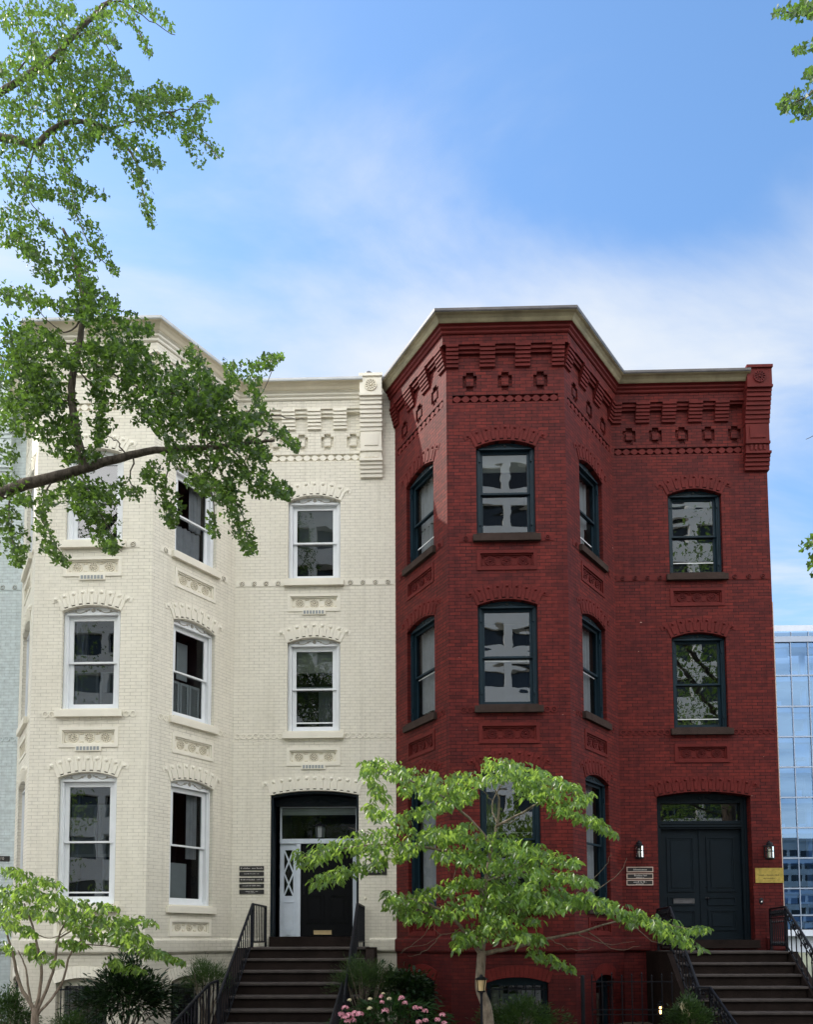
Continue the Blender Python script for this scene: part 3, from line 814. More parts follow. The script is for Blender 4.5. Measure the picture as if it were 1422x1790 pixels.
# red house: teal double door, transom, casing
G = Face((0, 0), (1, 0))
def red_door(h):
    u0, u1 = 5.068, 6.976; zc = 4.605
    ob = -.22
    mb = MB()
    mb.prism(G, [arch_loop(6.022, 1.908, 1.553, 4.51, 4.605, 16, .003), rect(u0+.13, u1-.13, 1.553, 4.40)[::-1]], ob-.12, ob+.03)
    mb.box(G, u0+.13, u1-.13, 3.86, 4.03, ob-.12, ob+.02)
    mb.box(G, u0+.11, u1-.11, 3.90, 3.94, ob, ob+.05); mb.box(G, u0+.12, u1-.12, 3.965, 3.985, ob, ob+.038)
    for s in (0, 1):
        x = u0+.05 if s == 0 else u1-.05
        mb.box(G, x-.02, x+.02, 1.56, 4.45, ob+.0, ob+.05)
    fr = mb.build('door_frame', M['door_teal'], h)
    sc = MB(); scrolls(sc, G, 6.022, 1.7, 4.43, .13, ob+.03); sc.build('carving', M['teal_dark'], fr)
    gb = MB(); gb.poly(G, [rect(u0+.13, u1-.13, 4.03, 4.40)], ob-.06); gb.build('transom_pane', M['glass_new'], fr)
    ib = MB(); q = rect(u0+.1, u1-.1, 4.0, 4.43); ib.poly(G, [q], -1.3); ib.skirt(G, q[::-1], -1.3, ob-.125); ib.build('room_interior', M['interior'], fr)
    xm = (u0+u1)/2-.01
    for k, (a, b) in enumerate(((u0+.132, xm-.003), (xm+.003, u1-.132))):
        d = MB(); o = ob-.05
        d.prism(G, [rect(a, b, 1.57, 3.857)], o-.05, o)
        c0, c1 = a+.125, b-.125
        raised_panel(d, G, c0, c1, 2.56, 3.70, o); raised_panel(d, G, c0, c1, 1.76, 2.19, o)
        frame_rect(d, G, c0, c1, 2.28, 2.46, .03, o-.01, o+.016)
        if k == 0: d.box(G, b-.02, b+.02, 1.575, 3.85, o, o+.014)
        lf = d.build('door_leaf', M['door_teal'], h)
        e = MB()
        if k == 0:
            frame_rect(e, G, c0+.11, c1-.02, 2.32, 2.42, .014, o, o+.022); e.box(G, c0+.124, c1-.034, 2.334, 2.406, o, o+.012)
            e.build('mail_slot', M['chrome'], lf)
        else:
            p = G.P(a+.11, 2.42, o); e.tube([p, G.P(a+.11, 2.42, o+.06)], .012, 8); e.lathe(G.P(a+.11, 2.42, o+.075), [(0, -.03), (.026, -.02), (.032, 0), (.026, .02), (0, .03)], 10)
            e.dome(G, a+.11, 2.42, o, .033, .01, 0, 10, 2); e.dome(G, a+.11, 2.66, o, .022, .012, 0, 10, 2)
            e.build('door_knob', M['iron'], lf)
    tb = MB(); tb.box(G, u0+.003, u1+.06, 1.40, 1.57, -.40, .10); tb.build('door_sill', M['brownstone'], h)
red_door(red)

def cream_door(h):
    u0, u1 = -2.92, -1.08; zc = 4.69
    ob = -.42
    rb = MB()                                       # dark lining of the deep reveal
    lp = arch_loop(-2.0, 1.84, 1.66, 4.596, 4.69, 16, .004); li = arch_loop(-2.0, 1.84, 1.66, 4.596, 4.69, 16, .05)
    rb.prism(G, [lp, li[::-1]], ob-.02, -.045)
    fr = rb.build('door_frame', M['teal_dark'], h)
    mb = MB(); mb.prism(G, [arch_loop(-2.0, 1.84, 4.42, 4.596, 4.69, 16, .055)], ob-.04, ob+.08); scrolls(mb, G, -2.0, 1.6, 4.46, .15, ob+.08); mb.build('arch_panel', M['teal_dark'], fr)
    a0, a1 = u0+.13, u1-.055
    tb = MB()
    frame_rect(tb, G, a0, a1, 3.70, 4.44, .035, ob-.10, ob-.03)
    tb.box(G, a0, a1, 3.635, 3.735, ob-.11, ob-.01)
    t = tb.build('transom_frame', M['sidelight'], fr)
    bb = MB(); n = 5
    for k in range(n): bb.box(G, a0+.036, a1-.036, 4.255+.029*k, 4.255+.029*k+.026, ob-.115+.006*(k % 2), ob-.105+.006*(k % 2))
    bb.build('window_blind', M['blind'], t)
    gb = MB(); gb.poly(G, [rect(a0+.03, a1-.03, 3.73, 4.41)], ob-.07); gb.build('transom_pane', M['glass_side'], t)
    ib = MB(); q = rect(a0, a1, 3.66, 4.44); ib.poly(G, [q], -2.2); ib.skirt(G, q[::-1], -2.2, ob-.12); ib.build('room_interior', M['interior'], fr)
    # sidelights with crossed glazing bars above a panel
    def sidelight(b0, b1):
        sb = MB(); o = ob-.05
        sb.prism(G, [rect(b0, b1, 1.66, 3.63), rect(b0+.085, b1-.06, 2.52, 3.50)[::-1]], o-.05, o)
        frame_rect(sb, G, b0+.075, b1-.05, 1.80, 2.40, .018, o, o+.012)
        z0, z1 = 2.52, 3.50; w0, w1 = b0+.085, b1-.06
        for j in range(2):
            za, zb = z0+(z1-z0)*j/2, z0+(z1-z0)*(j+1)/2
            for (p, q) in (((w0, za), (w1, zb)), ((w1, za), (w0, zb))):
                d = Vector((q[0]-p[0], q[1]-p[1])).normalized(); nx, nz = -d.y*.016, d.x*.016
                lo = -.004 if p[0] < q[0] else -.007
                sb.prism(G, [[(p[0]-nx, p[1]-nz), (q[0]-nx, q[1]-nz), (q[0]+nx, q[1]+nz), (p[0]+nx, p[1]+nz)]], o-.035, o+lo)
        sb.box(G, b0+.13, b0+.23, 1.69, 1.77, o, o+.015)
        s = sb.build('sidelight', M['sidelight'], fr)
        gb = MB(); gb.poly(G, [rect(w0, w1, z0, z1)], o-.04); gb.build('pane', M['glass_side'], s)
        kb = MB(); kb.poly(G, [rect(b0, b1, 2.45, 3.55)], o-.4); kb.build('room_interior', M['interior'], s)
    sidelight(a0, a0+.345)
    for (pa, pc) in ((a0+.348, a0+.44), (a1-.10, a1-.002)):
        pb = MB(); pb.box(G, pa, pc, 1.66, 3.63, ob-.10, ob-.02); pb.build('door_post', M['sidelight'], fr)
    d0, d1 = a0+.443, a1-.103
    d = MB(); o = ob-.07
    d.prism(G, [rect(d0, d1, 1.66, 3.632)], o-.05, o)
    w = (d1-d0)
    for (x0, x1) in ((d0+.11, d0+w/2-.05), (d0+w/2+.05, d1-.11)):
        raised_panel(d, G, x0, x1, 2.72, 3.45, o); raised_panel(d, G, x0, x1, 1.95, 2.55, o)
    lf = d.build('door_leaf', M['door_black'], h)
    k = MB(); frame_rect(k, G, d0+.28, d0+.66, 1.70, 1.79, .014, o, o+.022); k.box(G, d0+.29, d0+.65, 1.71, 1.78, o, o+.014); k.build('kick_plate', M['plate_gold'], lf)
    k = MB(); k.box(G, d0+.04, d0+.09, 2.55, 2.78, o, o+.015); k.tube([G.P(d0+.065, 2.58, o+.01), G.P(d0+.065, 2.60, o+.06), G.P(d0+.065, 2.72, o+.06), G.P(d0+.065, 2.74, o+.01)], .01, 6); k.build('door_handle', M['iron'], lf)
    tb = MB(); tb.box(G, u0+.003, u1-.003, 1.40, 1.655, -.7, .10); tb.build('door_sill', M['brownstone'], h)
cream_door(cream)

# ------------------------------------------------------------------ stoops
def stoop(label, x0, x1, z0, tread, rise, n, land):
    t = thing('stoop', label, 'steps', ((x0+x1)/2, -land, ZGR), 'brownstone front stoops')
    for k in range(n):
        y = -land-tread*k; z = z0-rise*k; e = .0
        mb = MB(); zb = z-rise if k < n-1 else ZGR-.05
        mb.b3(x0+.02, x1-.02, y, y+(land if k == 0 else tread)+.02, zb-.02, z-.052)
        sb = MB()
        nos = [(-.0, .0), (-.03, -.004), (-.042, -.016), (-.042, -.040), (-.03, -.052), (.0, -.052)]
        pts = [(y+a, z+b) for a, b in nos]+[(y+(land-.11 if k == 0 else tread+.0), z-.052), (y+(land-.11 if k == 0 else tread+.0), z)]
        vs = [(x0, p[0], p[1]) for p in pts]+[(x1, p[0], p[1]) for p in pts]; m = len(pts)
        sb.add(vs, [(v[0], v[1]) for v in vs], [tuple(range(m))[::-1], tuple(range(m, 2*m))]+[(i, (i+1) % m, (i+1) % m+m, i+m) for i in range(m)])
        o = mb.build('step', M['brownstone'], t)
        sb.build('tread', M['step_edge'], o)
    cb = MB(); yE = -land-tread*(n-1)-.02
    for s, x in ((-1, x0), (1, x1)):
        a, b = (x-.16, x-.004) if s < 0 else (x+.004, x+.16)
        pts = [(-.012, ZGR-.05), (yE, ZGR-.05), (yE, z0-rise*(n-1)-.02), (-land-.06, z0-.04), (-land-.06, z0-.012), (-.012, z0-.012)]
        vs = [(a, p[0], p[1]) for p in pts]+[(b, p[0], p[1]) for p in pts]; m = len(pts)
        c = MB(); c.add(vs, [(v[1], v[2]) for v in vs], [tuple(range(m))[::-1], tuple(range(m, 2*m))]+[(i, (i+1) % m, (i+1) % m+m, i+m) for i in range(m)])
        c.build('cheek_wall', M['brownstone'], t)
    return t
stoop('dark brownstone steps climbing to the open porch of the cream house', -3.13, -.86, 1.452, .35, .205, 8, 1.35)
stoop('dark brownstone steps climbing to the teal double door of the red house', 4.93, 7.02, 1.36, .235, .205, 7, 1.35)

# ------------------------------------------------------------------ iron railings
def railing(label, path, foot, fancy=False, sp=.165, group='black iron stoop railings', ends=(True, True)):
    """path: top-rail points; foot: the height of the rail's foot under each of them"""
    b = path[0]
    t = thing('iron_railing', label, 'railing', (b[0], b[1], foot[0]), group)
    mb = MB()
    P = [Vector(p) for p in path]
    for a, c in zip(P, P[1:]):
        d = (c-a); side = Vector((-d.y, d.x, 0)).normalized()*.022; up = Vector((0, 0, .018))
        vs = [a-side-up, a+side-up, a+side+up*.4, a+side*.5+up, a-side*.5+up, a-side+up*.4]; ws = [v+d for v in vs]
        mb.add([tuple(v) for v in vs+ws], [(0, 0)]*12, [(i, (i+1) % 6, (i+1) % 6+6, i+6) for i in range(6)]+[tuple(range(6))[::-1], tuple(range(6, 12))])
    e = P[-1]; mb.tube([e, e+(P[-1]-P[-2]).normalized()*.05+Vector((0, 0, -.01)), e+(P[-1]-P[-2]).normalized()*.06+Vector((0, 0, -.06))], .02, 8)
    mb.build('handrail', M['iron'], t)
    lo = MB(); Q = [Vector((p.x, p.y, f+.10)) for p, f in zip(P, foot)]
    for a, c in zip(Q, Q[1:]): lo.tube([a, c], .014, 6)
    if fancy:
        U = [p-Vector((0, 0, .19)) for p in P]
        for a, c in zip(U, U[1:]): lo.tube([a, c], .011, 6)
    lo.build('lower_rail', M['iron'], t)
    for i, (p, f) in enumerate(zip(P, foot)):
        if i == 0 and not ends[0]: continue
        pb = MB(); pb.b3(p.x-.02, p.x+.02, p.y-.02, p.y+.02, f, p.z-.005); pb.build('post', M['iron'], t)
    nb = 0
    for (a, c, qa, qc) in zip(P, P[1:], Q, Q[1:]):
        L_ = Vector((c.x-a.x, c.y-a.y)).length; n = max(2, round(L_/sp))
        for k in range(1, n):
            f = k/n; top = a.lerp(c, f); bot = qa.lerp(qc, f)
            bb = MB(); tz = top.z-(.19 if fancy else .01)
            bb.b3(top.x-.0085, top.x+.0085, top.y-.0085, top.y+.0085, bot.z-.002, tz)
            if fancy:
                bb.lathe((top.x, top.y, bot.z), [(0.009, .0), (.022, .02), (.022, .05), (.009, .08)], 8); bb.lathe((top.x, top.y, tz), [(.009, -.12), (.02, -.08), (.009, -.05)], 8)
            bb.build('baluster', M['iron'], t)
        if fancy:
            sb = MB(); n2 = max(1, round(L_/.17)); d = (c-a)
            for k in range(n2):
                for sg in (-1, 1):
                    pts = []
                    for j in range(13):
                        f = (k+.5)/n2+sg*(.42/n2)*(math.cos(j*.42)*(1-j/26)); q = a+d*f
                        pts.append(q+Vector((0, 0, -.10+sg*.075*math.sin(j*.42)*(1-j/26))))
                    sb.tube(pts, .0085, 5)
                q = a+d*((k+.5)/n2); sb.lathe((q.x, q.y, q.z-.10), [(0, -.03), (.02, -.018), (.026, 0), (.02, .018), (0, .03)], 8)
            sb.build('scrollwork', M['iron'], t)
    return t
zt = 2.275
railing('plain black railing on the left side of the cream house steps', [(-2.99, -.08, zt), (-3.02, -1.36, zt), (-3.02, -4.05, zt-1.56)], [1.452, 1.452, -.13])
railing('plain black railing on the right side of the cream house steps', [(-.97, -.08, zt-.01), (-1.02, -1.36, zt), (-1.05, -4.05, zt-1.56)], [1.452, 1.452, -.13])
railing('low black railing at the foot of the cream steps beside the dark evergreen shrub', [(-3.22, -3.28, .92), (-3.3, -3.55, .88), (-3.32, -5.6, .42)], [ZGR, ZGR, ZGR], group='low iron garden railings')
railing('low black railing at the foot of the cream steps beside the pink hydrangea', [(-1.12, -3.28, .92), (-1.12, -3.55, .88), (-1.12, -5.6, .42)], [ZGR, ZGR, ZGR], group='low iron garden railings')
zt = 2.185
railing('ornate scrolled black railing on the left side of the red house steps', [(5.0, -.08, zt), (4.86, -1.36, zt), (4.86, -2.80, zt-1.42)], [1.36, 1.36, -.05], True)
railing('ornate scrolled black railing on the right side of the red house steps', [(7.26, -.08, zt), (7.0, -1.36, zt), (7.12, -2.80, zt-1.35)], [1.36, 1.36, -.05], True)
railing('low ornate black railing at the foot of the red steps beside the potted shrub', [(4.78, -2.9, .78), (4.98, -3.0, .78), (4.98, -4.5, -.05+.12)], [ZGR, ZGR, ZGR-.35], True, group='low iron garden railings')

# iron fence and post before the red house basement
def iron_fence():
    y = -2.62; x0, x1 = at(1036, 1740, y).x, at(1176, 1740, y).x
    t = thing('iron_fence', 'thin black iron bar fence before the basement wall of the red house', 'fence', ((x0+x1)/2, y, ZGR))
    n = 9
    for k in range(n):
        x = x0+(x1-x0)*k/(n-1); mb = MB(); mb.tube([(x, y, ZGR-.05), (x, y, .94+.02*(k % 3))], .0095, 6); mb.lathe((x, y, .94+.02*(k % 3)), [(.0095, 0), (.016, .015), (.0, .05)], 6); mb.build('fence_bar', M['iron'], t)
    for z in (.86, .385, .30):
        mb = MB(); mb.b3(x0-.02, x1+.02, y-.012, y+.012, z-.008, z+.008); mb.build('fence_rail', M['iron'], t)
iron_fence()
y = -2.62; p = at(1019, 1707, y); mb = MB(); mb.tube([(p.x, y, ZGR-.05), (p.x, y, p.z)], .036, 10); mb.lathe((p.x, y, p.z), [(.036, 0), (.03, .02), (0, .025)], 10)
tag(mb.build('iron_post', M['iron']), 'thick round black iron post left of the thin bar fence', 'post')

# ------------------------------------------------------------------ plates and plaques
def text_mesh(s, size, mat_, P, parent, name='lettering', dep=.002, align='CENTER'):
    cu = bpy.data.curves.new(name, 'FONT'); cu.body = s; cu.size = size; cu.align_x = align; cu.align_y = 'CENTER'; cu.extrude = dep; cu.resolution_u = 2
    tmp = bpy.data.objects.new(name, cu); COL.objects.link(tmp)
    bpy.context.view_layer.update()
    me = bpy.data.meshes.new_from_object(tmp.evaluated_get(bpy.context.evaluated_depsgraph_get()))
    bpy.data.objects.remove(tmp); bpy.data.curves.remove(cu)
    me.transform(Matrix.Translation(P) @ Matrix.Rotation(PI/2, 4, 'X'))
    me.materials.clear(); me.materials.append(mat_)
    o = bpy.data.objects.new(name, me); COL.objects.link(o); o.parent = parent
    o.matrix_parent_inverse = base_matrix(parent).inverted()
    return o

def word_bars(F, uc, z, w, h, o, seed):
    """a row of worn, unreadable engraved letters"""
    r = random.Random(seed); mb = MB(); u = uc-w/2
    while u < uc+w/2:
        wl = r.choice((.35, .5, .6, .8))*h
        if r.random() < .14: u += h*.6; continue
        hh = h*r.choice((.62, .62, 1.))
        mb.box(F, u, min(u+wl, uc+w/2+.004), z-h/2, z-h/2+hh, o-.001, o+.0015); u += wl+h*.16
    return mb

def plate(px0, px1, py0, py1, label, cat, mats, group=None, rows=(), rim=None, Y=-.006, th=.016, name='name_plate', seed=1):
    a, b = at(px0, (py0+py1)/2, Y), at(px1, (py0+py1)/2, Y); zt_, zb_ = at((px0+px1)/2, py0, Y).z, at((px0+px1)/2, py1, Y).z
    t = thing(name, label, cat, ((a.x+b.x)/2, 0, (zt_+zb_)/2), group)
    mb = MB(); mb.prism(G, [rect(a.x, b.x, zb_, zt_)], .0, th); bd = mb.build('plate', mats[0], t)
    if rim:
        r = MB(); frame_rect(r, G, a.x-.002, b.x+.002, zb_-.002, zt_+.002, .017, th-.006, th+.004); r.build('rim', rim, t)
    h = zt_-zb_; w = b.x-a.x
    for k, (fz, fw, fh) in enumerate(rows):
        word_bars(G, (a.x+b.x)/2, zb_+h*fz, w*fw, h*fh, th, seed*10+k).build('lettering', mats[1], t)
    return t, (a.x+b.x)/2, (zt_+zb_)/2, th
DG = 'black name plates stacked left of the cream house porch'
tops = [('top', 1514, 1521.3), ('second', 1524, 1531.2), ('middle', 1534.4, 1541.8), ('fourth', 1545, 1552.2), ('bottom', 1555.3, 1562.6)]
rws = [[(.5, .9, .34)], [(.52, .6, .22)], [(.55, .9, .3)], [(.55, .75, .26)], [(.62, .5, .28), (.25, .3, .16)]]
for k, (nm, a, b) in enumerate(tops):
    plate(418.5, 461.5, a, b, ('topmost' if k == 0 else 'lowest' if k == 4 else nm)+' of the five black name plates left of the cream house porch', 'name plate', (M['black_plate'], M['plate_text']), DG, rws[k], seed=k+2)
DG = 'tan rimmed name plates left of the teal door'
rws = [[(.5, .5, .32)], [(.64, .5, .28), (.26, .3, .16)], [(.64, .48, .28), (.26, .3, .16)]]
for k, (a, b) in enumerate(((1515.5, 1524.5), (1527, 1536.3), (1538.3, 1547.5))):
    plate(1096.3, 1142.5, a, b, ('uppermost', 'middle', 'lowest')[k]+' of the three tan rimmed black plates left of the teal door', 'name plate', (M['black_plate'], M['plate_text']), DG, rws[k], rim=M['plate_rim'], seed=k+20)
plate(1321.5, 1370.3, 1517.5, 1543, 'blank looking brass plaque right of the teal double door', 'plaque', (M['brass'], M['sill_stone']), None, [(.52, .76, .06), (.30, .5, .04)], rim=M['brass'], name='brass_plaque', seed=40)
t, xc, zc, th = plate(634, 676.5, 1512.5, 1529.5, 'black house number plate reading 1912 right of the cream porch', 'number plate', (M['black_plate'], M['plate_text']), name='house_number')
text_mesh('1912', .165, M['number_text'], (xc, -th-.002, zc), t)
t, xc, zc, th = plate(-17, 16.5, 1496.5, 1505.5, 'black house number plate on the pale blue wall at the left edge', 'number plate', (M['black_plate'], M['plate_text']), name='house_number')
text_mesh('1910', .092, M['plate_text'], (xc, -th-.002, zc), t)

def bell(px, py, label, m, r=.05):
    p = at(px, py, 0); t = thing('doorbell', label, 'doorbell', (p.x, 0, p.z))
    mb = MB(); mb.dome(G, p.x, p.z, -.001, r, .016, 0, 14, 2, r*1.5); mb.build('back_plate', m, t)
    mb = MB(); mb.dome(G, p.x, p.z-.01, .012, r*.36, .014, 0, 10, 2); mb.build('button', M['number_text'], t)
bell(1332, 1575.5, 'oval dark metal doorbell below the brass plaque', M['iron'])
bell(639, 1570, 'small oval cream painted doorbell below the 1912 plate', M['cream_trim'], .028)

# ------------------------------------------------------------------ lanterns
def wall_lantern(px, py, label, lit=False, Y=-.17, sc=1., side=None, group=None):
    p = at(px, py, Y); t = thing('wall_lantern', label, 'lantern', (p.x, Y, p.z), group)
    x, y, z = p; s = sc
    mb = MB()
    if side is None:
        mb.prism(G, [rect(x-.045*s, x+.045*s, z-.10*s, z+.14*s)], .0, .018); mb.tube([(x, -.015, z+.06*s), (x, y*.6, z+.20*s), (x, y, z+.20*s), (x, y, z+.15*s)], .010, 8)
    else:
        mb.tube([(x, y, z-.16*s), (x, y, z-.19*s), (side, y, z-.17*s)], .022, 8); mb.b3(side-.02, side+.02, y-.06, y+.06, z-.26, z-.02)
    mb.build('bracket', M['iron'], t)
    cb = MB(); cb.lathe((x, y, z), [(.0, .215*s), (.016*s, .21*s), (.02*s, .185*s), (.055*s, .175*s), (.06*s, .15*s), (.058*s, .125*s), (.095*s, .105*s), (.098*s, .092*s), (0, .09*s)], 16); cb.build('cap', M['iron'], t)
    gb = MB(); gb.lathe((x, y, z), [(.080*s, .09*s), (.080*s, -.135*s)], 16); gb.build('glass', M['lamp_glass'], t)
    fb = MB(); fb.lathe((x, y, z), [(0, -.135*s), (.092*s, -.135*s), (.092*s, -.16*s), (.05*s, -.175*s), (0, -.18*s)], 16)
    for k in range(6):
        a = 2*PI*(k+.5)/6; fb.tube([(x+.084*s*math.cos(a), y+.084*s*math.sin(a), z-.14*s), (x+.084*s*math.cos(a), y+.084*s*math.sin(a), z+.10*s)], .006*s, 5)
    fb.lathe((x, y, z), [(.081*s, .0), (.087*s, .004*s), (.087*s, -.008*s), (.081*s, -.012*s)], 16)
    fb.build('cage', M['iron'], t)
    bb = MB(); bb.lathe((x, y, z), [(.0, .05*s), (.022*s, .045*s), (.03*s, .0), (.028*s, -.06*s), (.018*s, -.13*s)], 10); bb.build('bulb', M['lit'] if lit else M['bulb'], t)
LG = 'round black lanterns flanking the teal door'
wall_lantern(1118.5, 1487, 'black round lantern on the red wall left of the teal door', group=LG)
wall_lantern(1346.5, 1488, 'black round lantern above the brass plaque right of the teal door', group=LG)
wall_lantern(1155.5, 1763, 'small lit lantern glowing amber behind the fence under the red house steps', True, -1.55, .72, side=4.79)

def entry_lantern():
    p = at(560, 1449, .55); x, y, z = p
    t = thing('hanging_lantern', 'dark lantern hanging inside the transom above the black porch door', 'lantern', (x, y, z))
    mb = MB(); mb.tube([(x, y, z+.15), (x, y, 4.43)], .009, 6); mb.build('stem', M['iron'], t)
    mb = MB(); mb.lathe((x, y, z), [(0, .16), (.03, .15), (.05, .12), (.15, .06), (.155, .045), (0, .045)], 6); mb.build('cap', M['iron'], t)
    mb = MB(); mb.lathe((x, y, z), [(.11, .045), (.09, -.19)], 6); mb.build('glass', M['shutter'], t)
    mb = MB()
    for k in range(6):
        a = 2*PI*k/6; mb.tube([(x+.115*math.cos(a), y+.115*math.sin(a), z+.05), (x+.094*math.cos(a), y+.094*math.sin(a), z-.2)], .008, 5)
    mb.lathe((x, y, z), [(0, -.19), (.1, -.19), (.1, -.205), (.03, -.22), (0, -.23)], 6); mb.build('cage', M['iron'], t)
entry_lantern()

def garden_lantern():
    Y = -4.72; p = at(842, 1718, Y); x, y, z = p
    t = thing('garden_lantern', 'tan glass garden lantern with dark cap in front of the dogwood trunk', 'lantern', (x, y, z))
    mb = MB(); mb.lathe((x, y, z), [(0, .125), (.022, .12), (.028, .095), (.045, .085), (.10, .055), (.098, .045), (0, .045)], 8); mb.build('cap', M['iron'], t)
    mb = MB(); mb.lathe((x, y, z), [(.078, .045), (.055, -.115), (0, -.115)], 8); mb.build('glass', M['tan_lamp'], t)
    mb = MB()
    for k in range(4):
        a = PI/2*k+.6; mb.tube([(x+.082*math.cos(a), y+.082*math.sin(a), z+.05), (x+.058*math.cos(a), y+.058*math.sin(a), z-.12)], .007, 5)
    mb.lathe((x, y, z), [(0, -.115), (.066, -.115), (.06, -.135), (.025, -.145), (.02, -.19)], 8); mb.tube([(x, y, z-.17), (x, y, ZGR-.05)], .018, 8); mb.build('post', M['iron'], t)
garden_lantern()
# ------------------------------------------------------------------ vegetation
LEAF_GINKGO = (np.array([(0, 0, 0), (.20, .30, .03), (.52, .62, .10), (.36, .84, .05), (.06, .76, .0), (0, .70, 0), (-.06, .76, .0), (-.36, .84, .05), (-.52, .62, .10), (-.20, .30, .03)], float),
               [(0, 1, 4, 5), (1, 2, 3, 4), (0, 5, 6, 9), (9, 6, 7, 8)])
LEAF_OVAL = (np.array([(0, 0, 0), (.15, .22, .06), (.22, .48, .07), (.13, .78, -.01), (0, 1., -.16), (-.13, .78, -.01), (-.22, .48, .07), (-.15, .22, .06), (0, .5, -.01)], float),
             [(0, 1, 2, 8), (8, 2, 3, 4), (0, 8, 6, 7), (8, 4, 5, 6)])
LEAF_LONG = (np.array([(0, 0, 0), (.13, .3, .03), (.14, .6, .02), (0, 1, -.08), (-.14, .6, .02), (-.13, .3, .03)], float), [(0, 1, 2, 3), (0, 3, 4, 5)])
LEAF_NEEDLE = (np.array([(.06, 0, 0), (.05, .6, 0), (0, 1, 0), (-.05, .6, 0), (-.06, 0, 0)], float), [(0, 1, 2, 3, 4)])
PETAL = (np.array([(.3, 0, 0), (.5, .5, .08), (0, 1, .1), (-.5, .5, .08), (-.3, 0, 0)], float), [(0, 1, 2, 3, 4)])

def norm(a): return a/np.maximum(np.linalg.norm(a, axis=1, keepdims=True), 1e-9)

def leaves(name, pos, ax, nr, size, shape, m, parent=None, rnd=None, aspect=None):
    """one mesh of many leaf blades: ax is the blade direction, nr roughly its upper side"""
    sv, sf = shape; N = len(pos); k = len(sv)
    y = norm(ax); x = norm(np.cross(y, nr)); z = np.cross(x, y)
    size = np.asarray(size).reshape(N, 1, 1)
    V = pos[:, None, :]+size*(sv[None, :, 0:1]*x[:, None, :]+sv[None, :, 1:2]*y[:, None, :]+sv[None, :, 2:3]*z[:, None, :])
    V = V.reshape(-1, 3)
    me = bpy.data.meshes.new(name)
    me.vertices.add(N*k); me.vertices.foreach_set('co', V.astype(np.float32).ravel())
    fl = []; tot = []
    for f in sf: tot.append(len(f)); fl += list(f)
    fl = np.array(fl); nl = len(fl)
    li = (fl[None, :]+np.arange(N)[:, None]*k).ravel()
    me.loops.add(N*nl); me.loops.foreach_set('vertex_index', li.astype(np.int32))
    st = np.concatenate([[0], np.cumsum(tot)[:-1]])
    me.polygons.add(N*len(sf)); me.polygons.foreach_set('loop_start', (st[None, :]+np.arange(N)[:, None]*nl).ravel().astype(np.int32))
    me.update(calc_edges=True)
    if rnd is None: rnd = rng.random(N)
    at_ = me.attributes.new('rnd', 'FLOAT', 'POINT'); at_.data.foreach_set('value', np.repeat(rnd, k).astype(np.float32))
    me.materials.append(m); me.validate()
    o = bpy.data.objects.new(name, me); COL.objects.link(o)
    if parent is not None:
        o.parent = parent; o.matrix_parent_inverse = base_matrix(parent).inverted()
    return o

def stroke_points(strokes, Y0, dy, dens, leaf_px):
    """strokes: ([pixel polyline], half width px[, density factor]) -> world points scattered along them"""
    out = []
    for s in strokes:
        pl, w = s[0], s[1]; fd = s[2] if len(s) > 2 else 1.
        pl = np.array(pl, float); seg = np.linalg.norm(np.diff(pl, axis=0), axis=1); L_ = seg.sum(); cum = np.concatenate([[0], np.cumsum(seg)])
        n = int(L_*2*w*dens*fd/leaf_px)
        # leaves sit in little clumps on the spurs of the branch
        nc = max(1, n//5); tc = rng.random(nc)*L_; side = rng.normal(0, .52, nc)
        yc = rng.normal(0, dy, nc)
        pick = rng.integers(0, nc, n)
        t = np.clip(tc[pick]+rng.normal(0, 4.5, n), 0, L_); off = side[pick]*w+rng.normal(0, 4.5, n)
        taper = np.interp(t/L_, [0, .75, 1.], [1, .9, .35])
        off = np.clip(off, -1.25*w, 1.25*w)*taper
        yy = Y0+yc[pick]+rng.normal(0, .05, n)
        i = np.clip(np.searchsorted(cum, t)-1, 0, len(seg)-1); f = (t-cum[i])/seg[i]
        p = pl[i]+(pl[i+1]-pl[i])*f[:, None]; d = (pl[i+1]-pl[i])/seg[i][:, None]
        q = p+np.stack([-d[:, 1], d[:, 0]], 1)*off[:, None]
        for a, b in zip(q, yy): out.append(at(a[0], a[1], b))
    return np.array([tuple(v) for v in out])

def rand_dirs(n):
    return norm(rng.normal(0, 1, (n, 3)))

def limb(mb, px, Y, r0, r1, n=8, wob=.0):
    pts = [at(p[0], p[1], Y+(p[2] if len(p) > 2 else 0)) for p in px]
    # smooth the polyline
    out = []
    for i in range(len(pts)-1):
        p0, p1, p2, p3 = pts[max(i-1, 0)], pts[i], pts[i+1], pts[min(i+2, len(pts)-1)]
        for k in range(5):
            t = k/5
            out.append(.5*((2*p1)+(p2-p0)*t+(2*p0-5*p1+4*p2-p3)*t*t+(3*p1-p0-3*p2+p3)*t**3))
    out.append(pts[-1]); m = len(out)
    if wob: out = [v+Vector(tuple(rng.normal(0, wob, 3))) for v in out]
    mb.tube(out, [r0+(r1-r0)*i/(m-1) for i in range(m)], n)
    return out

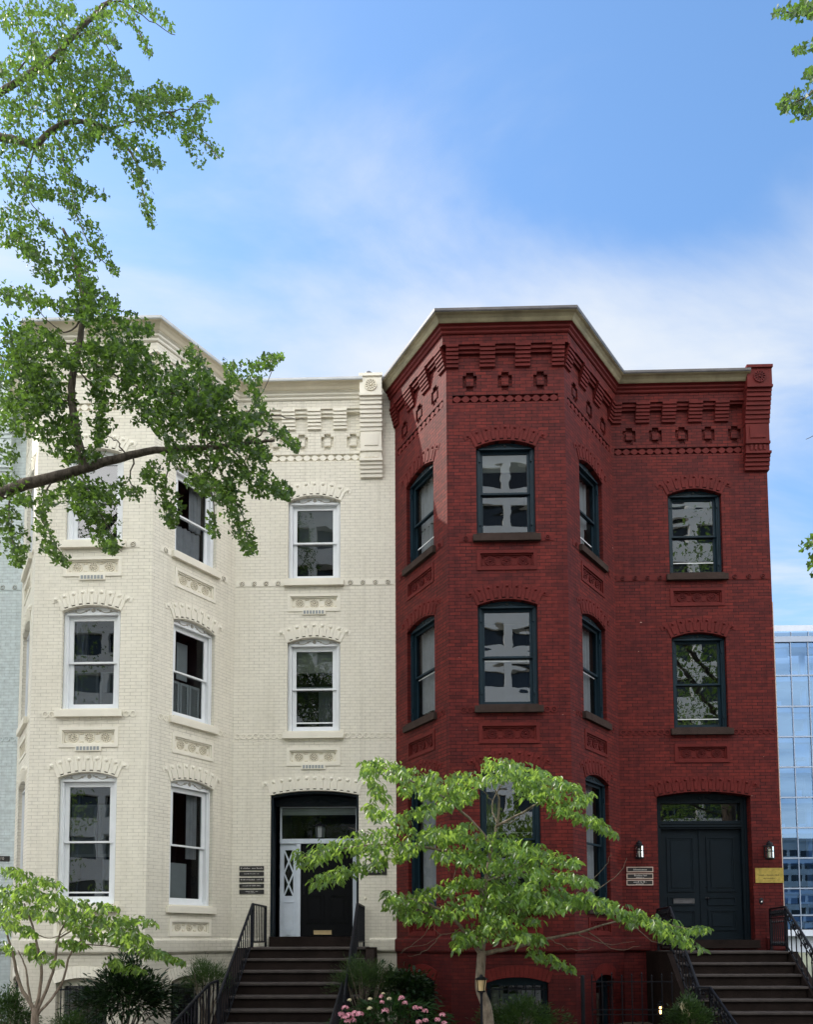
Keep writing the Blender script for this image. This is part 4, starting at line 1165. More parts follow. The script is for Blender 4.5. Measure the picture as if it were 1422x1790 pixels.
# --- ginkgo street tree on the left, its limbs reaching into the view
YG = -6.2
def ginkgo_left():
    base = (-9.4, YG-.1, ZGR)
    t = thing('ginkgo_tree', 'ginkgo street tree whose leafy limbs reach in from the left across the cream house', 'tree', base)
    tb = MB(); tb.tube([(-9.4, YG-.1, -.15), (-9.37, YG-.1, .4), (-9.3, YG-.08, 2.5), (-9.25, YG, 5.5), (-9.3, YG, 8.5), (-9.2, YG, 11.5), (-9.3, YG, 15.), (-9.2, YG, 18)], [.34, .28, .25, .22, .19, .15, .09, .03], 12)
    tb.build('trunk', M['bark_g'], t, True)
    def br(px, r0, r1, root=None, n=8):
        mb = MB(); pts = limb(mb, px, YG, r0, r1, n, .006)
        if root:
            a = Vector(root); b = pts[0]; mb.tube([a, a.lerp(b, .35)+Vector((0, 0, .08)), a.lerp(b, .7)+Vector((0, 0, .03)), b], [r0*1.35, r0*1.2, r0*1.05, r0], n)
        mb.build('branch', M['bark_g'], t, True)
    br([(-40, 872), (0, 862), (60, 842), (130, 825), (200, 803), (270, 788), (355, 783), (430, 776), (480, 770)], .094, .016, (-9.25, YG, 5.6), 10)
    br([(148, 822), (138, 780), (125, 700), (128, 650), (140, 590), (147, 540), (140, 500), (126, 440), (110, 400)], .066, .02)
    br([(-40, 190), (0, 160), (50, 130), (100, 95), (130, 60), (180, 10), (215, -25)], .05, .024, (-9.2, YG, 10.2))
    br([(-40, 232), (0, 240), (35, 246), (62, 256), (90, 226), (140, 212), (190, 228), (230, 268), (250, 320)], .06, .012, (-9.25, YG, 9.6))
    tw = MB()
    for px in ([(95, 232), (112, 280), (125, 330), (142, 400), (165, 440), (200, 472)], [(140, 212), (200, 222), (260, 205), (330, 188), (372, 174)], [(290, 200), (320, 215), (352, 245), (386, 276)],
               [(230, 268), (245, 310), (263, 392)], [(180, 8), (215, 4), (250, 30), (304, 60)], [(213, 6), (245, 60), (262, 98)], [(128, 64), (170, 58), (206, 112)], [(190, 228), (235, 262), (278, 292)],
               [(60, 258), (40, 330), (96, 402)], [(20, 410), (60, 440), (92, 490)], [(126, 440), (150, 500), (165, 545)], [(147, 540), (190, 552), (262, 575)], [(30, 130), (60, 60), (40, 10)],
               [(136, 600), (70, 600), (0, 590)], [(130, 640), (170, 690), (178, 770)], [(132, 700), (60, 700), (0, 702)], [(140, 560), (110, 580), (40, 520)], [(170, 640), (250, 680), (330, 690), (390, 702)],
               [(220, 800), (205, 770), (182, 762)], [(355, 783), (350, 720), (345, 610)], [(355, 783), (410, 740), (450, 700), (490, 622)], [(440, 770), (480, 750), (518, 786)], [(400, 780), (450, 830), (508, 866)],
               [(355, 785), (410, 870), (442, 966)], [(300, 790), (290, 850), (300, 924)], [(370, 850), (374, 932)], [(140, 828), (170, 890), (212, 966)], [(90, 838), (72, 900), (116, 982)], [(20, 858), (14, 920), (36, 984)],
               [(455, 722), (490, 728), (534, 734)], [(235, 795), (228, 840), (250, 870)]):
        tw = MB(); limb(tw, px, YG, .013, .004, 5, .012); tw.build('twig', M['bark_g'], t, True)
    S_up = [([(0, 30), (60, 20), (130, 15)], 34), ([(20, 70), (90, 80), (150, 60), (190, 20)], 36), ([(0, 120), (60, 130), (120, 110)], 42), ([(150, 80), (190, 110), (208, 120)], 15), ([(120, 100), (170, 50), (205, 80)], 15),
            ([(0, 200), (60, 190), (130, 170), (190, 150), (222, 125)], 40), ([(60, 150), (130, 140), (170, 120), (200, 112)], 28), ([(100, 200), (170, 190), (240, 185), (300, 172), (330, 165)], 33), ([(230, 180), (290, 165), (325, 163)], 18),
            ([(240, 210), (300, 215), (345, 205), (374, 172)], 20), ([(320, 215), (355, 245), (388, 276)], 12), ([(320, 230), (345, 270), (353, 292)], 10), ([(150, 215), (210, 235), (250, 265), (278, 292)], 27),
            ([(210, 260), (240, 310), (258, 360), (266, 396)], 13), ([(240, 300), (266, 332)], 8), ([(0, 250), (60, 265), (120, 250), (170, 230)], 38), ([(110, 270), (125, 320), (150, 330), (187, 347)], 12),
            ([(110, 300), (140, 380), (165, 420), (205, 478)], 17), ([(0, 300), (40, 330), (90, 340)], 36), ([(0, 370), (30, 380), (70, 390), (98, 404)], 26), ([(40, 310), (90, 330), (124, 362)], 16), ([(0, 410), (40, 402)], 18),
            ([(190, 30), (230, 15), (270, 20), (304, 52)], 9), ([(220, 20), (245, 60), (262, 98)], 8), ([(190, 0), (230, 0), (262, 8)], 14)]
    S_mid = [([(22, 412), (70, 450), (94, 492)], 20), ([(118, 415), (132, 460), (150, 520), (155, 565)], 25), ([(0, 510), (40, 518), (95, 530)], 18), ([(100, 540), (150, 540), (190, 520), (204, 542)], 21), ([(150, 560), (210, 570), (264, 576)], 24),
             ([(0, 590), (50, 600), (110, 600)], 36), ([(150, 610), (200, 620), (254, 600)], 30), ([(0, 640), (30, 650), (70, 640)], 36), ([(0, 700), (40, 700), (100, 690)], 28), ([(90, 650), (100, 720), (130, 775)], 27),
             ([(170, 640), (180, 700), (172, 775)], 24), ([(210, 670), (270, 680), (330, 690), (384, 704)], 30), ([(330, 606), (345, 640), (372, 690)], 13), ([(415, 640), (450, 640), (490, 622)], 11), ([(400, 628), (410, 660), (400, 692)], 12),
             ([(270, 720), (350, 730), (410, 740), (450, 730)], 36), ([(440, 655), (450, 700), (470, 740), (520, 786)], 14), ([(290, 780), (370, 800), (420, 820), (508, 866)], 27), ([(250, 820), (290, 850), (302, 918)], 20),
             ([(330, 830), (370, 850), (405, 872)], 24), ([(400, 840), (412, 900), (440, 968)], 18), ([(368, 890), (375, 936)], 9), ([(0, 780), (24, 806)], 18, .7), ([(0, 890), (20, 940), (36, 986)], 22), ([(130, 840), (150, 880), (172, 905), (200, 966)], 28),
             ([(90, 860), (70, 900), (84, 960), (118, 984)], 15), ([(205, 840), (226, 858), (250, 858)], 13), ([(60, 740), (110, 790), (180, 800)], 20, .7), ([(100, 610), (120, 640), (160, 600)], 24, .9), ([(40, 610), (60, 680), (50, 740)], 30, .8), ([(190, 610), (250, 640), (320, 660), (400, 690)], 26, .9), ([(200, 700), (260, 720), (300, 760)], 22, .7), ([(330, 700), (400, 760), (470, 800)], 30, .8), ([(100, 850), (150, 860), (210, 870)], 22, .8), ([(0, 740), (60, 750)], 24, .7), ([(0, 840), (50, 880)], 22, .8)]
    dirt = []
    for S, sz, dn in ((S_up, .055, 2.3), (S_mid, .066, 3.2)):
        P = stroke_points(S, YG, .42, dn, 27)
        n = len(P); ax = rand_dirs(n); ax[:, 2] = ax[:, 2]*.7-.25; nr = rand_dirs(n); nr[:, 2] += .5
        dirt.append((P, ax, nr, sz*(.65+.6*rng.random(n))))
    # the rest of the crown, outside the view on the left
    n = 15000; d = rand_dirs(n)*(rng.random((n, 1))**.4); c = np.array([(-11.2, -6.2, 11.6)]); P = c+d*np.array([(3.4, 4.3, 6.8)]); P = P+.35*np.sin(P[:, [1, 2, 0]]*3.1)
    keep = np.array([(p[0]-0.)*FPX/(p[1]-CAMY) < -905 for p in P]); P = P[keep]; n = len(P)
    dirt.append((P, rand_dirs(n), rand_dirs(n), .07+.03*rng.random(n)))
    P, ax, nr, sz = (np.concatenate([q[i] for q in dirt]) for i in range(4))
    leaves('crown', P, ax, nr, sz, LEAF_GINKGO, M['gink'], t)
ginkgo_left()

def ginkgo_right():
    t = thing('ginkgo_tree', 'ginkgo street tree beyond the right edge with only hanging branch tips in view', 'tree', (9.6, -7.4, ZGR))
    tb = MB(); tb.tube([(9.6, -7.4, -.15), (9.6, -7.4, .4), (9.55, -7.4, 3), (9.6, -7.4, 7), (9.5, -7.4, 11), (9.6, -7.4, 15)], [.30, .25, .22, .18, .12, .03], 12)
    tb.build('trunk', M['bark_g'], t, True)
    YR = -7.0
    mb = MB(); p = limb(mb, [(1500, 60), (1440, 30), (1400, 25), (1360, 18)], YR, .03, .006, 6); mb.tube([(9.5, -7.4, 9.), tuple(Vector((9.5, -7.4, 9.)).lerp(p[0], .5)), p[0]], [.07, .05, .03], 8); mb.build('branch', M['bark_g'], t, True)
    mb = MB(); p = limb(mb, [(1520, 150), (1450, 140), (1410, 170), (1372, 186)], YR, .026, .005, 6); mb.tube([(9.5, -7.4, 8.), tuple(Vector((9.5, -7.4, 8.)).lerp(p[0], .5)), p[0]], [.07, .05, .026], 8); mb.build('branch', M['bark_g'], t, True)
    mb = MB(); p = limb(mb, [(1500, 930), (1440, 940), (1412, 962)], YR, .016, .004, 6); mb.tube([(9.55, -7.4, 5.2), p[0]], [.04, .016], 8); limb(mb, [(1440, 742), (1425, 760), (1410, 768)], YR, .006, .003, 5); mb.build('branch', M['bark_g'], t, True)
    S = [([(1425, 20), (1395, 15), (1352, 22)], 11), ([(1425, 5), (1395, 25), (1375, 32)], 10), ([(1425, 75), (1405, 82), (1392, 90)], 8), ([(1426, 150), (1400, 175), (1366, 186)], 15), ([(1426, 180), (1405, 195), (1385, 200)], 10), ([(1426, 120), (1412, 150)], 9),
         ([(1428, 945), (1412, 948), (1402, 958)], 7), ([(1430, 970), (1416, 975)], 6), ([(1430, 1000), (1420, 985)], 6)]
    P = stroke_points(S, YR, .25, 2.4, 30); n = len(P); ax = rand_dirs(n); ax[:, 2] -= .3
    A = [(P, ax, rand_dirs(n), .072*(.65+.6*rng.random(n)))]
    n = 9000; d = rand_dirs(n)*(rng.random((n, 1))**.4); P = np.array([(9.9, -7.9, 10.)])+d*np.array([(3.3, 3.0, 5.2)]); P = P+.4*np.sin(P[:, [1, 2, 0]]*2.7)
    keep = np.array([p[0]*FPX/(p[1]-CAMY) > 770 for p in P]); P = P[keep]; n = len(P)
    A.append((P, rand_dirs(n), rand_dirs(n), .08+.03*rng.random(n)))
    P, ax, nr, sz = (np.concatenate([q[i] for q in A]) for i in range(4))
    leaves('crown', P, ax, nr, sz, LEAF_GINKGO, M['gink'], t)
ginkgo_right()

# --- dogwoods
def dog_leaves(S, Y0, dy, dens, lp, size, t, m=None, name='crown'):
    S = [(q[0], q[1]*.74, 1.2) for q in S]
    P = stroke_points(S, Y0, dy, dens, lp); n = len(P)
    a = rng.random(n)*2*PI; ax = np.stack([np.cos(a), np.sin(a), -.35-1.3*rng.random(n)], 1)
    nr = np.stack([rng.normal(0, .55, n), rng.normal(0, .55, n)-.15, np.ones(n)], 1)
    return leaves(name, P, ax, nr, size*(.5+.75*rng.random(n)), LEAF_OVAL, m or M['dog'], t)

def dogwood_red():
    Y = -4.5; b = at(850, 1790, Y)
    t = thing('dogwood_tree', 'layered dogwood tree with bright green drooping leaves before the red bay', 'tree', (b.x, Y, ZGR))
    tb = MB(); limb(tb, [(860, 1850), (856, 1800), (851, 1760), (840, 1728), (841, 1690), (843, 1662)], Y, .088, .066, 10); tb.build('trunk', M['bark_d'], t, True)
    def br(px, r0, r1):
        mb = MB(); limb(mb, px, Y, r0, r1, 7, .004); mb.build('branch', M['bark_d'], t, True)
    br([(843, 1668), (870, 1662), (905, 1655), (960, 1640), (1010, 1631), (1100, 1608, -.1), (1215, 1625, -.2)], .04, .007)
    br([(843, 1668), (846, 1600, .1), (850, 1540, .2), (860, 1480, .2), (870, 1440, .3), (873, 1400, .3), (862, 1372, .3)], .05, .01)
    br([(842, 1672), (810, 1625, -.2), (770, 1590, -.4), (720, 1572, -.5), (675, 1570, -.5)], .034, .006)
    br([(848, 1570), (800, 1500, -.3), (720, 1478, -.5), (620, 1480, -.6), (525, 1500, -.6)], .03, .006)
    br([(862, 1480), (820, 1430, -.1), (760, 1385, -.2), (690, 1352, -.3), (645, 1330, -.3)], .026, .005)
    br([(868, 1445), (915, 1420), (960, 1395), (1025, 1385)], .024, .005)
    br([(852, 1540), (910, 1525), (980, 1530), (1050, 1548)], .024, .005)
    br([(870, 1440), (862, 1400, .2), (905, 1345, .2), (955, 1352)], .014, .004)
    tw = MB()
    for px in ([(820, 1628), (780, 1632), (745, 1650), (703, 1660)], [(770, 1634), (740, 1665), (712, 1672)], [(770, 1600), (735, 1640), (700, 1668)], [(780, 1600), (760, 1620), (772, 1634)], [(1010, 1632), (1060, 1650), (1110, 1645)], [(1030, 1630), (1080, 1660), (1120, 1652)],
               [(1100, 1610), (1150, 1650), (1180, 1640)], [(870, 1440), (905, 1432), (935, 1410)], [(862, 1400), (840, 1380), (815, 1372)], [(1010, 1560), (1055, 1520), (1070, 1490)], [(1040, 1560), (1080, 1530), (1098, 1500)], [(800, 1500), (790, 1560), (805, 1600)], [(900, 1520), (940, 1500), (980, 1490)], [(960, 1640), (1000, 1660), (1040, 1655)], [(700, 1480), (660, 1460), (610, 1448)]):
        tw = MB(); limb(tw, px, Y-.2, .007, .002, 5, .01); tw.build('twig', M['twig'], t, True)
    S = [([(640, 1332), (700, 1348), (760, 1366), (830, 1362), (900, 1346), (960, 1362), (1012, 1376)], 19), ([(845, 1330), (900, 1336), (955, 1350)], 11), ([(642, 1328), (652, 1370), (682, 1402)], 15), ([(700, 1372), (760, 1386), (830, 1382)], 16),
         ([(900, 1370), (960, 1386), (1020, 1402), (1036, 1386)], 21), ([(940, 1402), (1000, 1420), (1050, 1440), (1078, 1457)], 13), ([(640, 1404), (660, 1422), (700, 1428), (750, 1410), (822, 1396)], 14), ([(645, 1418), (668, 1428)], 11),
         ([(518, 1502), (570, 1482), (640, 1476), (700, 1480), (750, 1462), (822, 1462)], 21), ([(545, 1548), (600, 1522), (680, 1502), (720, 1490)], 14), ([(618, 1460), (680, 1450), (722, 1446)], 8),
         ([(820, 1472), (870, 1472), (930, 1490), (970, 1500), (1012, 1506)], 22), ([(760, 1490), (830, 1502), (900, 1512), (960, 1530), (1042, 1542)], 23), ([(740, 1452), (800, 1452), (830, 1440)], 14),
         ([(668, 1572), (720, 1570), (760, 1560), (800, 1542), (850, 1540)], 17), ([(690, 1592), (740, 1600), (790, 1590), (850, 1572), (920, 1580), (990, 1580), (1034, 1562)], 22), ([(850, 1550), (930, 1556), (1002, 1566)], 18),
         ([(1000, 1572), (1060, 1582), (1120, 1602), (1180, 1620), (1244, 1626)], 15), ([(1150, 1628), (1200, 1642), (1232, 1658)], 11), ([(1090, 1602), (1142, 1612)], 15), ([(800, 1640), (850, 1622), (900, 1632), (952, 1642)], 20), ([(925, 1658), (970, 1680), (1004, 1692)], 10), ([(788, 1656), (830, 1642)], 10), ([(840, 1600), (890, 1605), (950, 1610)], 14)]
    dog_leaves(S, Y-.15, .75, 7., 62, .112, t)
dogwood_red()

def dogwood_left():
    Y = -4.6; b = at(60, 1790, Y)
    t = thing('dogwood_tree', 'small many stemmed dogwood with dark green leaves at the lower left corner', 'tree', (b.x, Y, ZGR))
    tb = MB(); limb(tb, [(60, 1850), (60, 1800), (61, 1775), (62, 1762)], Y, .062, .052, 10); tb.build('trunk', M['bark_d'], t, True)
    for px, r0 in (([(60, 1766), (35, 1722), (20, 1660), (8, 1622)], .034), ([(57, 1768), (48, 1720), (44, 1690), (30, 1660)], .022), ([(62, 1766), (72, 1700), (60, 1632), (42, 1578)], .03), ([(63, 1770), (92, 1700), (102, 1640), (120, 1600)], .028), ([(64, 1775), (106, 1722), (132, 1652), (190, 1620)], .024), ([(102, 1640), (150, 1620), (240, 1625)], .014), ([(60, 1632), (90, 1640), (120, 1625)], .01), ([(120, 1650), (200, 1655), (300, 1676)], .012)):
        mb = MB(); limb(mb, px, Y, r0, r0*.35, 7, .004); mb.build('branch', M['bark_d'], t, True)
    S = [([(0, 1522), (30, 1524), (62, 1536), (92, 1541), (112, 1552)], 9), ([(0, 1562), (40, 1552), (80, 1570), (112, 1582)], 17), ([(0, 1582), (50, 1590), (100, 1602)], 15), ([(90, 1562), (130, 1576), (180, 1582), (207, 1586)], 8),
         ([(100, 1592), (150, 1602), (200, 1620), (262, 1640)], 22), ([(200, 1606), (240, 1606), (272, 1612)], 8), ([(130, 1622), (200, 1640), (260, 1660), (316, 1680)], 13), ([(250, 1660), (290, 1670), (322, 1682)], 6), ([(0, 1602), (30, 1620), (60, 1632)], 16),
         ([(0, 1650), (22, 1662)], 9), ([(46, 1656), (80, 1672), (104, 1682)], 12), ([(100, 1640), (150, 1652)], 11), ([(180, 1672), (220, 1690), (248, 1696)], 9)]
    dog_leaves(S, Y, .6, 6.4, 58, .112, t)
dogwood_left()

# --- shrubs
def shrub(name, label, cat, px, py, w, h, Y, n, size, shape, m, group=None, droop=-.2, lump=.25, up=.0, stems=True):
    """a bush of leaf clumps; px,py is the middle of its top, w,h its size in metres"""
    p = at(px, py, Y); c = np.array([p.x, Y, p.z-h*.5])
    t = thing(name, label, cat, (p.x, Y, ZGR), group)
    nc = max(20, n//9); d = rand_dirs(nc); rad = .35+.65*rng.random((nc, 1))**.45
    d[:, 2] = np.abs(d[:, 2])*1.0-.25*(rng.random(nc) < .4)
    cc = c+d*rad*np.array([w/2, w/2*.8, h*.55])*(1+lump*np.sin(d[:, [1, 2, 0]]*5+px))
    k = rng.integers(0, nc, n); P = cc[k]+rng.normal(0, size*.75, (n, 3)); P[:, 2] = np.maximum(P[:, 2], ZGR+.02)
    out = norm(P-c); ax = out+rand_dirs(n)*.6; ax[:, 2] += droop; nr = rand_dirs(n)*.5; nr[:, 2] += 1; nr += ax*up
    leaves('foliage', P, ax, nr, size*(.6+.7*rng.random(n)), shape, m, t)
    if stems:
        mb = MB()
        for j in range(0, nc, max(1, nc//16)):
            a = Vector((p.x+rng.normal(0, .05), Y+rng.normal(0, .05), ZGR-.03)); e = Vector(tuple(cc[j])); mb.tube([a, a.lerp(e, .5)+Vector((0, 0, .12)), e], [.014, .009, .004], 5)
        mb.build('stems', M['bark_d'], t)
    return t, c
shrub('rhododendron_shrub', 'dark glossy evergreen shrub before the cream basement windows', 'shrub', 222, 1696, 1.45, 1.15, -3.6, 4200, .12, LEAF_LONG, M['rhodo'], droop=-.1)
shrub('feathery_shrub', 'feathery olive green shrub left of the cream house railing', 'shrub', 362, 1683, .80, .75, -2.6, 4200, .065, LEAF_NEEDLE, M['juniper'], droop=.35)
shrub('juniper_shrub', 'soft brownish green juniper right of the cream house steps', 'shrub', 638, 1682, 1.05, .75, -3.4, 5200, .065, LEAF_NEEDLE, M['juniper'], droop=.4)
shrub('leafy_shrub', 'dark broad leaved shrub between the juniper and the red basement window', 'shrub', 702, 1702, .95, .9, -3.1, 1500, .11, LEAF_OVAL, M['rhodo'])
shrub('spiky_shrub', 'grey green narrow leaved shrub at the foot of the dogwood trunk', 'shrub', 912, 1754, 1.3, .62, -3.9, 4200, .065, LEAF_LONG, M['shrub'], droop=.3)
shrub('corner_shrub', 'dark green shrub in the bottom left corner beside the dogwood', 'shrub', 14, 1742, .9, .85, -3.9, 4200, .06, LEAF_LONG, M['shrub'])
shrub('low_shrub', 'low green shrub under the cream house window beside the evergreen', 'shrub', 125, 1774, .7, .5, -4.2, 2400, .055, LEAF_LONG, M['shrub'])
shrub('potted_shrub', 'bushy green shrub with one pale plume beside the red house steps', 'shrub', 1208, 1753, .66, .62, -3.3, 3000, .065, LEAF_LONG, M['shrub'], droop=.2)
def plume():
    Y = -3.35
    for o in COL.objects:
        if o.name == 'potted_shrub': t = o
    p0, p1 = at(1193, 1757, Y), at(1204, 1774, Y); n = 170; f = rng.random(n)
    P = np.array([tuple(p0.lerp(p1, q)) for q in f])+rng.normal(0, .022, (n, 3))
    leaves('flower_plume', P, rand_dirs(n), rand_dirs(n), .03+.02*rng.random(n), PETAL, M['petal_pale'], t)
plume()

def hydrangea():
    Y = -4.0; p = at(690, 1752, Y)
    t = thing('hydrangea_bush', 'hydrangea bush with pink flower heads beside the cream house steps', 'flower bush', (p.x, Y, ZGR))
    c = np.array([p.x, Y, .12]); n = 950
    d = rand_dirs(n); d[:, 2] = np.abs(d[:, 2]); rad = .55+.45*rng.random((n, 1))**.5
    P = c+d*rad*np.array([1.02, .7, .56]); ax = norm(P-c)+rand_dirs(n)*.5; ax[:, 2] -= .35; nr = rand_dirs(n)*.4; nr[:, 2] += 1
    leaves('foliage', P, ax, nr, .13*(.65+.6*rng.random(n)), LEAF_OVAL, M['hydr'], t)
    fl = [(115, 1218, 15, 0), (97, 1247, 15, 0), (135, 1256, 20, 0), (125, 1280, 14, 0), (182, 1248, 17, 0), (160, 1240, 13, 0), (300, 1231, 16, 0), (285, 1190, 10, 0), (375, 1170, 12, 0), (318, 1175, 10, 1), (283, 1165, 11, 0), (228, 1220, 11, 1), (440, 1217, 13, 0), (483, 1232, 13, 0),
          (485, 1275, 12, 0), (455, 1283, 14, 0), (540, 1272, 13, 0), (563, 1250, 13, 0), (390, 1195, 12, 0), (135, 1181, 9, 1), (572, 1287, 12, 0), (230, 1176, 9, 1), (368, 1178, 9, 0), (290, 1150, 7, 1), (460, 1218, 10, 0), (150, 1275, 15, 0), (20+90, 1262, 12, 0)]
    for (zx, zy, r, pale) in fl:
        q = at(560+zx/2.633, 1300+zy/2.633, Y-.62+rng.normal(0, .05)); rr = r/2.633/110
        k = 90; dd = rand_dirs(k); dd[:, 2] = np.where(dd[:, 2] < -.3, -dd[:, 2], dd[:, 2]); PP = np.array([tuple(q)])+dd*rr*np.array([1, 1, .82])
        tang = np.cross(dd, rand_dirs(k))
        leaves('flower_head', PP, tang, dd, rr*.42*(.8+.4*rng.random(k)), PETAL, M['petal_pale' if pale else 'petal'], t)
        mb = MB(); mb.tube([tuple(q), (q.x*.6+p.x*.4, q.y+.3, max(ZGR, q.z-.5))], .008, 5); mb.build('stem', M['shrub'], t)
hydrangea()

# --- street trees across the road, seen in the window panes
def street_tree(x, y, h, r, label, seed):
    t = thing('street_tree', label, 'tree', (x, y, ZGR))
    tb = MB(); tb.tube([(x, y, -.1), (x, y, h*.35), (x+.2, y, h*.8)], [.28, .22, .06], 10); tb.build('trunk', M['bark_g'], t, True)
    n = 5200; d = rand_dirs(n)*(rng.random((n, 1))**.4); P = np.array([(x, y, h*.64)])+d*np.array([(r, r, h*.38)]); P = P+.5*np.sin(P[:, [1, 2, 0]]*2.1+seed)
    leaves('crown', P, rand_dirs(n), rand_dirs(n), .16+.08*rng.random(n), LEAF_OVAL, M['dog'], t)
for k, (x, y, h, r, lb) in enumerate(((-20, -27.5, 13, 3.6, 'tall leafy street tree across the road at the far left'), (-6.5, -28, 10.5, 3.3, 'leafy street tree across the road opposite the cream house'), (13.5, -27.5, 14, 4., 'tall leafy street tree across the road right of the houses'), (24, -28, 13, 3.8, 'leafy street tree across the road at the far right'))):
    street_tree(x, y, h, r, lb, k)
# ------------------------------------------------------------------ ground and street
def sheet(name, x0, x1, y0, y1, z, m):
    mb = MB(); mb.add([(x0, y0, z), (x1, y0, z), (x1, y1, z), (x0, y1, z)], [(x0, y0), (x1, y0), (x1, y1), (x0, y1)], [(0, 1, 2, 3)])
    return struct(mb.build(name, m))
sheet('ground', -900, 900, -900, 900, -.26, M['grassy'])
sheet('front_yard', -60, 60, -5.2, -.0, ZGR, M['soil'])
mb = MB(); mb.b3(-60, 60, -9.2, -5.2, -.25, -.09); struct(mb.build('pavement', M['concrete']))
mb = MB(); mb.b3(-60, 60, -9.36, -9.203, -.25, -.085); struct(mb.build('kerb', M['kerb']))
sheet('road', -60, 60, -24.0, -9.36, -.235, M['asphalt'])
for k in range(14):
    x = -54+8*k; sheet('lane_marking', x, x+3, -16.75, -16.62, -.231, M['lane'])
mb = MB(); mb.b3(-60, 60, -24.16, -24.0, -.25, -.085); struct(mb.build('kerb', M['kerb']))
mb = MB(); mb.b3(-60, 60, -31.0, -24.163, -.25, -.09); struct(mb.build('pavement', M['concrete']))
for (x0, x1) in ((-3.1, -.88), (4.95, 7.0)):
    mb = MB(); mb.b3(x0, x1, -5.2, -2.6, ZGR-.05, ZGR+.012); struct(mb.build('path', M['concrete']))

# ------------------------------------------------------------------ office building across the road (mirrored in the panes)
def opposite_office():
    t = thing('office_building', 'white concrete office block across the road with dark strip windows', 'office building', (0, -60, ZGR))
    y = -58.
    for (x0, x1, H, nm) in ((-75, -23, 35, 0), (-18, 62, 48, 1), (67, 140, 32, 2)):
        mb = MB(); F = Face((x1, y), (x0, y)); W_ = x1-x0
        nf = int(H/3.7); nb = int(W_/4.3); bw = W_/nb; holes = []
        for f in range(nf):
            for b in range(nb):
                holes.append(rect(b*bw+.34, (b+1)*bw-.34, f*3.7+1.3, f*3.7+3.25))
        mb.poly(F, [rect(0, W_, -.2, H)]+[h[::-1] for h in holes], 0.)
        for h in holes: mb.skirt(F, h, -.6, 0.)
        mb.b3(x0, x1, y-14, y-.9, -.2, H); mb.b3(x0-.2, x1+.2, y-.9, y+.25, H, H+.9)
        mb.build('wall', M['office_white'], t)
        for f in range(nf):
            g = MB(); g.poly(F, [rect(.3, W_-.3, f*3.7+1.2, f*3.7+3.35)], -.58)
            for b in range(nb):
                u = (b+.5)*bw; g.box(F, u-.05, u+.05, f*3.7+1.3, f*3.7+3.25, -.57, -.5, 1)
            g.build('window_strip', [M['office_glass'], M['mullion']], t)
opposite_office()

